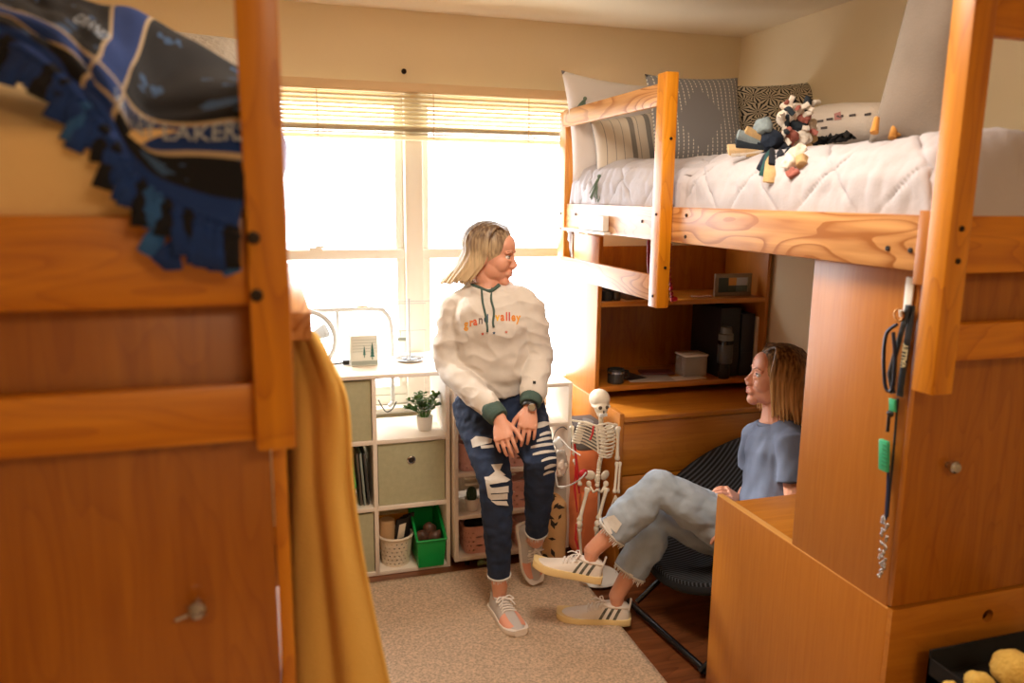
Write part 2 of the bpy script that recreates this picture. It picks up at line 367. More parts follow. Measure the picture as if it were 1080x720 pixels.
# ================================================================== LOFT BEDS
def bolt_at(p, d, par, r=.009): obj('bolt', MB().lathe(p, [(0, 0), (r, 0), (r, .003), (r*.6, .004), (0, .003)], 14, False, V(d)), M['oak_bolt'], par)
def bed_right():
    t = thing('loft_bed', 'oak loft bed on the right, with a guard rail at its window end', 'bed', (1.30, 1.24, 1.27))
    x0 = 1.30
    obj('corner_post', MB().box(x0, x0+.056, 1.24, 1.296, 1.275, 2.45, .004), M['oak_z'], t)
    obj('corner_post', MB().box(x0, x0+.056, 3.40, 3.48, 1.33, 2.055, .004), M['oak_z'], t)
    obj('corner_post', MB().box(2.28, 2.336, 1.24, 1.296, 1.275, 2.08, .004), M['oak_z'], t)
    obj('corner_post', MB().box(2.28, 2.336, 3.40, 3.48, 1.51, 2.055, .004), M['oak_z'], t)
    obj('side_rail', MB().box(x0+.010, x0+.036, 1.296, 3.40, 1.527, 1.645, .003), M['oak_y'], t)
    obj('side_rail', MB().box(2.30, 2.33, 1.296, 3.40, 1.527, 1.645, .003), M['oak_y'], t)
    obj('rail_bracket', MB().box(x0+.002, x0+.012, 1.296, 1.325, 1.50, 1.655, .002), M['lam_z'], t)
    obj('guard_post', MB().box(x0-.038, x0+.008, 2.39, 2.455, 1.30, 2.083, .004), M['oak_z'], t)
    obj('guard_rail', MB().box(x0-.014, x0+.008, 2.455, 3.40, 1.985, 2.058, .003), M['oak_y'], t)
    obj('guard_rail', MB().box(x0-.014, x0+.008, 2.455, 3.40, 1.315, 1.405, .003), M['oak_y'], t)
    for z0, z1 in ((1.527, 1.645), (1.34, 1.42), (1.995, 2.075)):
        obj('end_rail', MB().box(x0+.056, 2.28, 1.262, 1.287, z0, z1, .003), M['oak_x'], t)
        if z0 != 1.34: obj('end_rail', MB().box(x0+.056, 2.28, 3.42, 3.445, z0, z1, .003), M['oak_x'], t)
    obj('slat_deck', MB().box(x0+.036, 2.30, 1.30, 3.40, 1.53, 1.552, .002), M['lam_x'], t)
    for z in (1.62, 1.555): bolt_at((x0+.028, 1.24, z), (0, -1, 0), t, .006)
    for p in ((1.345, 1.57), (1.41, 1.57), (2.30, 1.62), (2.30, 1.55), (2.62, 1.59), (3.28, 1.60)): bolt_at((x0+.010, p[0], p[1]), (-1, 0, 0), t, .006)
    for z in (1.62, 1.34): bolt_at((x0-.038, 2.42, z), (-1, 0, 0), t, .005)
    for z in (1.87, 1.44): bolt_at((x0-.012, 2.39, z), (0, -1, 0), t, .005)
    for z in (1.60, 1.53): bolt_at((x0, 3.44, z), (-1, 0, 0), t, .005)
    return t
bedR = bed_right()
def bed_left():
    x1 = .022
    t = thing('loft_bed', 'oak loft bed on the left, its corner post closest to the viewer', 'bed', (x1, 1.07, 1.32))
    obj('corner_post', MB().box(x1-.052, x1, 1.07, 1.125, 1.328, 2.45, .004), M['oak_z'], t)
    obj('corner_post', MB().box(x1-.055, x1, 3.15, 3.21, 1.33, 2.05, .004), M['oak_z'], t)
    obj('corner_post', MB().box(-1.02, -.965, 1.07, 1.125, 1.328, 2.08, .004), M['oak_z'], t)
    obj('corner_post', MB().box(-1.02, -.965, 3.15, 3.21, 1.33, 2.05, .004), M['oak_z'], t)
    obj('side_rail', MB().box(x1-.036, x1-.01, 1.125, 3.15, 1.527, 1.645, .003), M['oak_y'], t)
    obj('side_rail', MB().box(-1.01, -.985, 1.125, 3.15, 1.527, 1.645, .003), M['oak_y'], t)
    for z0, z1 in ((1.527, 1.645), (1.338, 1.418)):
        obj('end_rail', MB().box(-.965, x1-.052, 1.092, 1.117, z0, z1, .003), M['oak_x'], t)
        obj('end_rail', MB().box(-.965, x1-.052, 3.165, 3.19, z0, z1, .003), M['oak_x'], t)
    obj('slat_deck', MB().box(-.985, x1-.036, 1.125, 3.15, 1.53, 1.552, .002), M['lam_x'], t)
    obj('ladder_beam', MB().box(.024, .060, 1.32, 2.3, 1.435, 1.482, .003), M['oak_y'], t)
    for z in (1.618, 1.543): bolt_at((x1-.043, 1.07, z), (0, -1, 0), t, .0085)
    return t
bedL = bed_left()

# ================================================================== DESKS WITH HUTCHES
def knob(t, p, d, m=None):
    obj('knob', MB().lathe(p, [(0, 0), (.007, 0), (.007, .012), (.014, .016), (.015, .024), (.01, .03), (0, .031)], 20, False, V(d)), m or M['steel'], t)
# near right desk (seen from its back and side)
t = thing('desk', 'oak laminate desk nearest the viewer, right, seen from behind with a cable hole', 'desk', (1.35, 1.36, 0))
obj('side_panel', MB().box(1.35, 1.372, 1.345, 2.085, 0, .728, .003), M['lam_z'], t)
obj('side_panel', MB().box(2.31, 2.332, 1.345, 2.085, 0, .728, .003), M['lam_z'], t)
obj('desktop', MB().box(1.372, 2.31, 1.365, 2.08, .678, .703, .003), M['lam_x'], t)
M['lam_edge_lit'] = wood('lit_edge_strip', '#cf9247', '#dfa75c', 'y', rough=.35)
obj('lit_edge_strip', MB().box(1.350, 1.372, 1.345, 2.0855, .7275, .7305, .001), M['lam_edge_lit'], t)  # lighter wood colour paints the window highlight along the panel's top edge
bp = MB(); cx, cz, rr = 1.647, .672, .017; ring = []
n = 24; outer = []
for k in range(n):
    a = 2*math.pi*k/n; ring.append((cx+rr*math.cos(a), cz+rr*math.sin(a)))
x0_, x1_, z0_, z1_ = 1.351, 2.331, .0, .732
for k in range(n):                                                  # radial projection onto the rectangle
    a = 2*math.pi*k/n; c, s = math.cos(a), math.sin(a)
    tt = min([(x1_-cx)/c if c > 1e-9 else 1e9, (x0_-cx)/c if c < -1e-9 else 1e9, (z1_-cz)/s if s > 1e-9 else 1e9, (z0_-cz)/s if s < -1e-9 else 1e9])
    outer.append((cx+tt*c, cz+tt*s))
def addcorner(o):                                                  # insert the exact corners
    out = []
    for i, p in enumerate(o):
        q = o[(i+1) % len(o)]; out.append((p, i))
        for cc in ((x0_, z0_), (x1_, z0_), (x0_, z1_), (x1_, z1_)):
            on = (abs(p[0]-cc[0]) < 1e-6 and abs(q[1]-cc[1]) < 1e-6) or (abs(p[1]-cc[1]) < 1e-6 and abs(q[0]-cc[0]) < 1e-6)
            if on and abs(p[0]-q[0]) > 1e-6 and abs(p[1]-q[1]) > 1e-6: out.append((cc, None))
    return out
oc = addcorner(outer)
for yy, dep in ((1.330, 1.345),):
    def V3(p, y): return bp.b.verts.new((p[0], y, p[1]))
    inn = [[V3(p, y) for p in ring] for y in (yy, dep)]; ou = [[V3(p, y) for p, _ in oc] for y in (yy, dep)]
    idx = [i for _, i in oc]
    for L_ in (0, 1):
        k = 0
        while k < len(oc):
            i = idx[k]; j = (i+1) % n; seq = [ou[L_][k]]; k2 = k+1
            while k2 < len(oc) and idx[k2] is None: seq.append(ou[L_][k2]); k2 += 1
            seq.append(ou[L_][k2 % len(oc)])
            bp.b.faces.new(seq+[inn[L_][j], inn[L_][i]]); k = k2
    for k in range(n): bp.b.faces.new((inn[0][k], inn[0][(k+1) % n], inn[1][(k+1) % n], inn[1][k]))
    for k in range(len(oc)): bp.b.faces.new((ou[0][k], ou[0][(k+1) % len(oc)], ou[1][(k+1) % len(oc)], ou[1][k]))
obj('back_panel', bp, M['lam_x'], t)
obj('drawer', MB().box(1.95, 2.30, 2.06, 2.085, .53, .67, .003), M['lam_x'], t)
t = thing('desk_hutch', 'oak hutch standing on the near right desk, its plain back to the viewer', 'shelf', (1.35, 1.36, .73))
obj('side_panel', MB().box(1.352, 1.372, 1.352, 1.705, .705, 1.524, .003), M['lam_z'], t)
obj('side_panel', MB().box(2.31, 2.33, 1.352, 1.705, .705, 1.498, .003), M['lam_z'], t)
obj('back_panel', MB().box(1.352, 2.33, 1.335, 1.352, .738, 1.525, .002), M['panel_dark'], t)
obj('bottom_shelf', MB().box(1.372, 2.31, 1.352, 1.70, .75, .77, .002), M['lam_x'], t)
obj('shelf', MB().box(1.372, 2.31, 1.352, 1.70, 1.17, 1.19, .002), M['lam_x'], t)
knob(t, (1.468, 1.335, 1.078), (0, -1, 0))
# near left desk hutch (only its back is seen under the left bed)
t = thing('desk_hutch', 'dark oak hutch back under the left bed, with a metal knob', 'shelf', (0, 1.14, .73))
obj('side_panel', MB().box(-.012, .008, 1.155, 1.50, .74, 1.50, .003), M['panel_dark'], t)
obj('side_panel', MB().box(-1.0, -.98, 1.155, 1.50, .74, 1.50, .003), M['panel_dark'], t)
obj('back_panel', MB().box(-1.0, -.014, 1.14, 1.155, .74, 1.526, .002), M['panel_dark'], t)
obj('edge_strip', MB().box(-.012, .008, 1.137, 1.155, .74, 1.50, .002), M['oak_z'], t)
obj('knob', MB().lathe((-.125, 1.14, 1.083), [(0, 0), (.006, 0), (.006, .014), (.013, .018), (.0135, .028), (.009, .034), (0, .035)], 20, False, V((0, -1, 0))).tube([(-.128, 1.12, 1.079), (-.155, 1.118, 1.072)], .003, 8), M['steel'], t)
t = thing('desk', 'oak desk under the left bed carrying the hutch with the metal knob', 'desk', (0, 1.14, 0))
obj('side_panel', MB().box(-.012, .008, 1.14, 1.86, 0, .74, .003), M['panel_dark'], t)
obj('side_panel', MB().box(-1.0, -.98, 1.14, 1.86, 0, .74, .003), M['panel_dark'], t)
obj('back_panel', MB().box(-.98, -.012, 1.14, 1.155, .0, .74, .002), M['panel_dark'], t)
obj('desktop', MB().box(-.98, -.012, 1.155, 1.86, .70, .725, .002), M['lam_x'], t)
# far right desk facing the camera
t = thing('desk', 'oak desk in the far right corner beside the window', 'desk', (1.43, 3.0, 0))
obj('side_panel', MB().box(1.43, 1.452, 3.0, 3.70, 0, .742, .003), M['lam_z'], t)
obj('side_panel', MB().box(2.345, 2.367, 3.0, 3.70, 0, .742, .003), M['lam_z'], t)
obj('desktop', MB().box(1.452, 2.345, 3.0, 3.69, .70, .725, .003), M['lam_x'], t)
obj('drawer_front', MB().box(1.455, 2.342, 3.012, 3.03, .45, .695, .003), M['lam_x'], t)
obj('drawer_front', MB().box(1.455, 1.90, 3.012, 3.03, .20, .445, .003), M['lam_x'], t)
obj('modesty_panel', MB().box(1.452, 2.345, 3.45, 3.47, .05, .70, .002), M['panel_dark'], t)
t = thing('desk_hutch', 'open oak hutch with shelves standing on the far corner desk', 'shelf', (1.44, 3.3, .73))
obj('side_panel', MB().box(1.437, 1.459, 3.30, 3.69, .727, 1.50, .003), M['lam_z'], t)
obj('side_panel', MB().box(2.345, 2.367, 3.30, 3.69, .727, 1.50, .003), M['lam_z'], t)
obj('back_panel', MB().box(1.459, 2.345, 3.675, 3.69, .727, 1.43, .002), M['panel_dark'], t)
obj('bottom_shelf', MB().box(1.459, 2.345, 3.30, 3.675, .765, .79, .002), M['lam_x'], t)
obj('shelf', MB().box(1.459, 2.345, 3.30, 3.675, 1.172, 1.195, .002), M['lam_x'], t)

# ================================================================== CUBE STORAGE
CX = [.075, .393, .715]; CF, CB = 3.25, 3.60
t = thing('cube_shelf', 'white cube storage unit under the window, two columns by three rows', 'shelf', (.39, CF, 0))
c = MB(); th = .018
for z in (.0, .305, .61): c.box(CX[0], CX[2], CF+.001, CB, z+.002, z+th+.002, .001)
obj('shelf', c, M['shelf_white'], t)
obj('top_panel', MB().box(CX[0]-.01, CX[2]+.01, CF-.004, CB+.10, .905, .923, .002), M['shelf_white'], t)
for x in CX: obj('upright', MB().box(x-.009, x+.009, CF, CB, .002, .905, .001), M['shelf_white'], t)
def fabric_bin(x0, x1, z0, z1, label):
    t = thing('fabric_bin', label, 'bin', ((x0+x1)/2, CF+.01, z0), 'sage fabric bins')
    b = MB().grid(lambda u, v: V((lerp(x0, x1, u), CF+.012+.004*math.sin(math.pi*u)*math.sin(math.pi*v)*-1, lerp(z0, z1, v)+.003*math.sin(u*7)*v)), 14, 14)
    b.box(x0, x1, CF+.016, CF+.30, z0, z1-.004, .006); obj('bin_body', b, M['sage'], t)
    xm, zm = (x0+x1)/2-.003, lerp(z0, z1, .72)
    e = obj('eyelet', MB().lathe((xm, CF+.008, zm), [(.019, 0), (.019, .004), (.013, .006), (.011, .002), (.011, 0)], 24, False, V((0, -1, 0))), M['steel'], t)
    obj('eyelet_hole', MB().lathe((xm, CF+.008, zm), [(0, 0), (.0115, 0), (.0115, .002), (0, .002)], 20, False, V((0, -1, 0))), M['black'], t)
    return t
fabric_bin(CX[1]+.013, CX[2]-.013, .327, .606, 'sage green fabric bin with an eyelet, below the potted plant')
fabric_bin(CX[0]+.013, CX[1]-.013, .632, .898, 'sage green fabric bin in the upper left cube')
fabric_bin(CX[0]+.013, CX[1]-.013, .022, .296, 'sage green fabric bin in the lower left cube')
def plastic_bin(x0, x1, y0, y1, z0, zf, zb, label, d=.006):
    b = MB()
    tp = .88; xm = (x0+x1)/2; ym = (y0+y1)/2
    def P_(x, y, z): 
        s = 1 if z > z0+.01 else tp; return V((xm+(x-xm)*s, ym+(y-ym)*s, z))
    # tapered tray: low front wall, high back wall
    def shell(in_):
        a0, a1, b0, b1 = x0+in_, x1-in_, y0+in_, y1-in_; zz = z0+in_
        return [P_(a0, b0, zz), P_(a1, b0, zz), P_(a1, b1, zz), P_(a0, b1, zz)], [P_(a0, b0, zf), P_(a1, b0, zf), P_(a1, ym, lerp(zf, zb, .55)), P_(a1, b1, zb), P_(a0, b1, zb), P_(a0, ym, lerp(zf, zb, .55))]
    ob, ot = shell(0); ib, it = shell(d)
    vb = [b.b.verts.new(p) for p in ob]; vt = [b.b.verts.new(p) for p in ot]; wb_ = [b.b.verts.new(p) for p in ib]; wt = [b.b.verts.new(p) for p in it]
    for A, B in ((vb, vt), (wb_, wt)):
        b.b.faces.new(A); b.b.faces.new((A[0], A[1], B[1], B[0])); b.b.faces.new((A[1], A[2], B[3], B[2], B[1])); b.b.faces.new((A[2], A[3], B[4], B[3])); b.b.faces.new((A[3], A[0], B[0], B[5], B[4]))
    for i in range(6): b.b.faces.new((vt[i], vt[(i+1) % 6], wt[(i+1) % 6], wt[i]))
    b.tube([P_(x0-.003, y0-.003, zf), P_(x1+.003, y0-.003, zf)], .005, 6); b.tube([P_(x0-.002, y0-.003, zf), P_(x0-.002, ym, lerp(zf, zb, .55)), P_(x0-.002, y1, zb)], .0045, 6); b.tube([P_(x1+.002, y0-.003, zf), P_(x1+.002, ym, lerp(zf, zb, .55)), P_(x1+.002, y1, zb)], .0045, 6)
    return tag(obj('plastic_bin', b, M['green']), label, 'bin', 'green plastic book bins')
plastic_bin(.567, .697, CF-.03, CF+.24, .021, .155, .27, 'bright green plastic bin beside the white perforated basket')
plastic_bin(.155, .30, CF-.03, CF+.24, .324, .44, .585, 'bright green plastic bin in the middle left cube')
# crumpled snacks in the green bin
M['brownfoil'] = mat('brown_foil', '#5f4030', .4, .3, 60, .6, 30)
for i, (x, y, z, ll) in enumerate(((.60, 3.28, .15, 'left one'), (.64, 3.31, .17, 'rear topmost one'), (.655, 3.27, .145, 'right one'))):
    b = MB().ell((x, y, z), (.035, .03, .03), Matrix.Rotation(i*1.1, 3, 'Y'), 16, 10)
    for v in b.b.verts: v.co += V((1, 1, 1))*.008*noise.noise(v.co*45+V((i*3, 0, 0)))
    tag(obj('snack_packet', b, M['brownfoil']), 'crumpled dark brown packet inside the lower green bin, '+ll+' of three', 'packet', 'packets in the green bin')
# folders in the middle left cube
for i, (x, cc) in enumerate(((.325, '#5c5148'), (.34, '#8f9a92'), (.357, '#3d3a38'))):
    tag(obj('folder', MB().obb(V((x, CF+.16, .45)), V((.0045, 0, .004)), V((0, .13, 0)), V((-.008, 0, .118)), .001), mat('folder_%d' % i, cc, .6)), ['brown', 'pale grey', 'black'][i]+' folder standing upright beside the green bin in the middle left cube', 'folder', 'folders in the cube shelf')
# perforated baskets: ring walls with real holes
def perforated(name, cx, cy, z0, rx0, ry0, rx1, ry1, h, m, rows, cols, parent=None, power=2, rim=.006):
    def P_(a, v, off=0):
        rx, ry = lerp(rx0, rx1, v)-off, lerp(ry0, ry1, v)-off; c, s = math.cos(a), math.sin(a)
        return V((cx+rx*math.copysign(abs(c)**(2/power), c), cy+ry*math.copysign(abs(s)**(2/power), s), z0+v*h))
    b = MB(); nu, nv = cols*2, rows*2
    R = [[b.b.verts.new(P_(2*math.pi*(i+(.5 if False else 0))/nu, j/nv)) for j in range(nv+1)] for i in range(nu)]
    for i in range(nu):
        for j in range(nv):
            hole = 1 <= j < nv-1 and j % 2 == 1 and (i + (j//2)) % 2 == 0
            A, B, C_, D = R[i][j], R[(i+1) % nu][j], R[(i+1) % nu][j+1], R[i][j+1]
            if not hole: b.b.faces.new((A, B, C_, D))
            else:
                ctr = (A.co+B.co+C_.co+D.co)/4
                q = [b.b.verts.new(ctr+((x.co+y.co)/2-ctr)*.92) for x, y in ((A, B), (B, C_), (C_, D), (D, A))]
                b.b.faces.new((A, B, q[0])); b.b.faces.new((B, C_, q[1])); b.b.faces.new((C_, D, q[2])); b.b.faces.new((D, A, q[3]))
                b.b.faces.new((q[0], B, q[1])); b.b.faces.new((q[1], C_, q[2])); b.b.faces.new((q[2], D, q[3])); b.b.faces.new((q[3], A, q[0]))
    b.b.faces.new([R[i][0] for i in range(nu)][::-1])
    b.tube([P_(2*math.pi*i/40, 1) for i in range(41)], rim, 6, False)
    return b
bk = tag(obj('perforated_basket', perforated('', .487, CF+.085, .021, .062, .062, .078, .078, .135, M['cream_plastic'], 7, 20), M['cream_plastic'], smooth=25), 'round white perforated basket holding a paper roll, lower middle cube', 'basket'); solidify(bk, .003)
tag(obj('paper_roll', MB().lathe((.449, CF+.085, .09), [(.008, 0), (.033, 0), (.036, .004), (.036, .135), (.030, .14), (.009, .14)], 24), mat('tan_paper', '#c79f72', .9)), 'tan paper roll standing in the white perforated basket', 'roll')
for i in range(3):
    tag(obj('notebook', MB().obb(V((.505+i*.018, CF+.07+i*.02, .155)), V((.026, .006, .003)), V((-.001, .0075, 0)), V((.012, 0, .078)), .001), mat('nb%d' % i, ['#191516', '#1c1a1b', '#2a2322'][i], .5)), ['black notebook with a pale label, front one in the white basket', 'black notebook, middle one in the white basket', 'dark brown notebook, rear one in the white basket'][i], 'notebook', 'notebooks in the basket')
tag(obj('label_card', MB().obb(V((.511, CF+.060, .175)), V((.016, .0035, .002)), V((0, .0008, 0)), V((.006, 0, .034)), .0003), M['cream_plastic']), 'cream label card on the black notebook in the basket', 'card')
# potted plant
t = thing('potted_plant', 'small leafy green plant in a white pot in the open upper cube', 'plant', (.632, 3.36, .63))
obj('pot', MB().lathe((.632, 3.36, .63), [(0, 0), (.028, 0), (.032, .006), (.037, .055), (.038, .066), (.034, .066), (.032, .05), (0, .05)]), M['ceramic'], t)
lf = MB(); st = MB(); rnd = random.Random(5)
for i in range(26):
    a = rnd.uniform(0, 6.28); sp = rnd.uniform(.15, 1); h = rnd.uniform(.05, .125)*(1.15-.35*sp)
    tip = V((.632+math.cos(a)*.085*sp, 3.36+math.sin(a)*.07*sp, .69+h)); base = V((.632+math.cos(a)*.012, 3.36+math.sin(a)*.012, .685))
    mid = (base+tip)/2+V((0, 0, .02)); cv = spline([base, mid, tip], 4); st.tube(cv, .0013, 5)
    for k in range(3, len(cv)):
        for sd in (-1, 1):
            d = V((math.cos(a+sd*1.1+rnd.uniform(-.5, .5)), math.sin(a+sd*1.1), rnd.uniform(-.2, .6))).normalized(); s = ortho(d)[0]; up = s.cross(d); L_ = rnd.uniform(.016, .026)
            p = cv[k]; ws = [(.0, 0), (.3, .33), (.6, .4), (.85, .25), (1, 0)]
            Lr = [lf.b.verts.new(p+d*(q*L_)+s*(w_*L_)+up*(.15*L_*q)) for q, w_ in ws]; Rr = [lf.b.verts.new(p+d*(q*L_)-s*(w_*L_)+up*(.15*L_*q)) for q, w_ in ws[1:4]]
            try: lf.b.faces.new([Lr[0], Lr[1], Lr[2], Lr[3], Lr[4], Rr[2], Rr[1], Rr[0]])
            except ValueError: pass
obj('foliage', lf, M['leaf'], t, smooth=False); obj('stems', st, M['leaf'], t)
# things on top of the cube shelf
M['boxprint'] = mat('pale_board', '#dcdcd0', .7); M['tree_teal'] = mat('teal_print', '#3f7a70', .7); M['greyline'] = mat('grey_print', '#9fa79c', .8)
t = thing('tissue_box', 'pale square tissue box printed with teal pine trees, on the cube shelf', 'box', (.385, 3.45, .923))
obj('box_body', MB().box(.318, .437, 3.43, 3.54, .924, 1.062, .003), M['boxprint'], t)
pr = MB()
for x, z, s in ((.377, .975, .038), (.412, .965, .058)):
    for k in range(4): pr.poly([(x-s*.16*(1.15-k*.22), 3.4285, z+k*s*.24), (x+s*.16*(1.15-k*.22), 3.4285, z+k*s*.24), (x, 3.4285, z+k*s*.24+s*.42)], V((0, .001, 0)))
    pr.box(x-.002, x+.002, 3.4285, 3.4295, z-.012, z, 0)
obj('tree_print', pr, M['tree_teal'], t)
pr = MB(); [pr.box(.325, .43, 3.4287, 3.4295, .99+i*.013, .9915+i*.013) for i in range(5)]; pr.box(.320, .435, 3.4285, 3.4295, .930, .948)
obj('line_print', pr, M['greyline'], t)
t = thing('jewelry_stand', 'white metal jewellery tree with crossbars on a round silver tray', 'stand', (.60, 3.49, .923))
obj('tray', MB().lathe((.592, 3.50, .923), [(0, 0), (.055, 0), (.066, .010), (.069, .012), (.066, .014), (.05, .006), (0, .005)], 32), M['steel'], t)
obj('pole', MB().tube([(.592, 3.50, .928), (.592, 3.50, 1.212)], .005, 10), M['whitemetal'], t)
for z, hw in ((1.20, .105), (1.19, .075), (1.065, .075)): obj('crossbar', MB().tube([(.592-hw, 3.50, z-.004), (.592-hw, 3.50, z), (.592+hw, 3.50, z), (.592+hw, 3.50, z-.004)], .0022, 6), M['whitemetal'], t)
ch = MB(); rnd = random.Random(8)
for i in range(22):
    a = rnd.uniform(0, 6.28); r = rnd.uniform(.01, .045); cx_, cy_ = .592+r*math.cos(a), 3.50+r*math.sin(a)
    ch.tube([(cx_+.014*math.cos(k), cy_+.012*math.sin(k), .932+.006*rnd.random()) for k in [2*math.pi*q/10 for q in range(11)]], .0016, 5, False)
tag(obj('bracelets', ch, M['steel']), 'tangle of silver bracelets lying in the round tray', 'jewellery', kind='stuff')
hg = MB().tube([(.55, 3.498, 1.065), (.55, 3.498, 1.04)], .0012, 5).box(.535, .575, 3.494, 3.502, 1.018, 1.034, .002)
tag(obj('pendant', hg, M['greyline']), 'grey rectangular pendant hanging from the lowest crossbar', 'jewellery')
# tube fan on the sill behind
t = thing('desk_fan', 'white wire-grille fan on a tall bent tube frame by the window', 'fan', (.33, 3.64, .66))
fr = MB(); pts = spline([(.05, 3.635, 1.150), (.44, 3.635, 1.150), (.50, 3.635, 1.13), (.525, 3.635, 1.08), (.53, 3.635, .98)], 6)
fr.tube(pts, .011, 10); fr.tube([(.53, 3.635, .98), (.53, 3.635, .70), (.51, 3.62, .68)], .010, 10); fr.tube([(.28, 3.635, 1.145), (.28, 3.635, .935)], .009, 10)
obj('tube_frame', fr, M['whitemetal'], t)
gr = MB()
for r in [.02+.0155*i for i in range(8)]: gr.tube([(.13+r*math.cos(a), 3.60-.02*(1-r/.13), 1.02+r*math.sin(a)) for a in [2*math.pi*q/36 for q in range(37)]], .0014, 5, False)
for q in range(28): a = 2*math.pi*q/28; gr.tube([(.13+.015*math.cos(a), 3.578, 1.02+.015*math.sin(a)), (.13+.13*math.cos(a), 3.60, 1.02+.13*math.sin(a))], .0012, 5)
obj('grille', gr, M['whitemetal'], t)
obj('fan_ring', MB().tube([(.13+.135*math.cos(a), 3.605, 1.02+.135*math.sin(a)) for a in [2*math.pi*q/40 for q in range(41)]], .012, 8, False), M['whitemetal'], t)
fb = MB()
for q in range(4):
    a = q*math.pi/2+.4; fb.grid(lambda u, v, a=a: V((.13+lerp(.02, .115, u)*math.cos(a+.7*(v-.5)*(1.1-.3*u)), 3.615+.02*(v-.5), 1.02+lerp(.02, .115, u)*math.sin(a+.7*(v-.5)*(1.1-.3*u)))), 6, 6)
fbo = obj('blades', fb, M['whitemetal'], t, smooth=True); solidify(fbo, .002)
obj('top_wire', MB().tube(spline([(.17, 3.62, 1.152), (.21, 3.62, 1.195), (.25, 3.62, 1.205), (.36, 3.62, 1.203), (.40, 3.62, 1.163)], 4), .0025, 6).tube([(.37, 3.62, 1.166), (.42, 3.62, 1.166)], .004, 6), M['valance'], t)
tag(obj('lead', MB().tube(spline([(.06, 3.48, .932), (.16, 3.46, .93), (.25, 3.47, .932), (.31, 3.50, .93)], 5), .004, 6).box(.285, .315, 3.47, 3.49, .925, .945, .004), M['black']), 'dark electric lead with plug lying left of the tissue box', 'cord')
tag(obj('curled_wire', MB().tube(spline([(.545, 3.62, .70), (.52, 3.61, .665), (.49, 3.60, .66), (.465, 3.60, .70), (.455, 3.60, .72)], 5), .003, 6), M['black']), 'thin dark curled wire seen through the open upper cube', 'wire')

# ================================================================== CART WITH PINK BASKETS
RX0, RX1, RF, RB = .742, 1.275, 3.20, 3.50
t = thing('rolling_cart', 'white three-tier shelf cart on casters beside the cube storage unit', 'cart', (1.0, RF, 0))
c = MB()
for z in (.045, .245, .445, .645, .83):
    obj('shelf', MB().box(RX0+.009, RX1-.009, RF+.001, RB, z, z+.017, .001), M['shelf_white'], t)
for x in (RX0, RX1): obj('upright', MB().box(x-.009, x+.009, RF, RB, .045, .847, .001), M['shelf_white'], t)
for x in (RX0+.06, RX1-.06):
    for y in (RF+.05, RB-.05):
        obj('caster', MB().lathe((x-.009, y, .020), [(0, 0), (.019, 0), (.02, .004), (.02, .014), (.019, .018), (0, .018)], 18, False, V((1, 0, 0))).box(x-.013, x-.009, y-.012, y+.012, .02, .046).box(x+.009, x+.013, y-.012, y+.012, .02, .046), M['black'], t)
def pink_basket(x, z, w_, h, label):
    b = perforated('', x, RF+.10, z, w_*.45, .075, w_*.5, .085, h, None, 6, 20, power=5, rim=.004)
    o = tag(obj('pink_basket', b, M['pink_plastic'], smooth=25), label, 'basket', 'pink perforated baskets'); solidify(o, .003)
pink_basket(.835, .463, .15, .125, 'pink perforated basket at the left end of the upper cart shelf')
pink_basket(1.06, .463, .17, .14, 'pink perforated basket on the upper cart shelf, seen between the legs')
pink_basket(1.085, .263, .21, .13, 'pink perforated basket on the middle cart shelf, seen between the legs')
pink_basket(.875, .063, .19, .13, 'pink perforated basket of black cloth at the left of the bottom cart shelf')
pink_basket(1.13, .063, .20, .12, 'pink perforated basket on the bottom cart shelf behind the raised shoe')
b = baked(MB().ell((.85, 3.30, .175), (.05, .05, .03)).ell((.90, 3.31, .18), (.045, .05, .03)).ell((.87, 3.28, .17), (.06, .04, .025)), .006, 4, lambda c_: .008*noise.noise(c_*30))
tag(obj('folded_cloth', b, M['blackmat'], smooth=True), 'black cloth bundled in the bottom left pink basket', 'cloth')
t = thing('potted_cactus', 'little dark cactus in a white pot on the middle cart shelf', 'plant', (.825, 3.25, .262))
obj('pot', MB().lathe((.825, 3.255, .262), [(0, 0), (.022, 0), (.025, .004), (.032, .052), (.034, .06), (.030, .06), (.028, .052), (0, .05)]), M['ceramic'], t)
cc = MB()
cc.rings([[V((.825+(r*(1+.12*math.cos(9*a)))*math.cos(a), 3.255+(r*(1+.12*math.cos(9*a)))*math.sin(a), .31+z)) for a in [2*math.pi*k/54 for k in range(54)]] for r, z in ((.016, 0), (.021, .015), (.022, .035), (.019, .052), (.012, .062), (.003, .066))])
obj('cactus_body', cc, M['cactus'], t)
tag(obj('key_ring_toy', MB().tube([(.84, 3.20, .02), (.87, 3.19, .028), (.90, 3.20, .018)], .008, 8).ell((.86, 3.21, .025), (.018, .012, .012)), mat('toy_grey', '#6f7a4a', .5, var=.6, vscale=60)), 'small mottled green toy on the floor under the cart', 'toy')
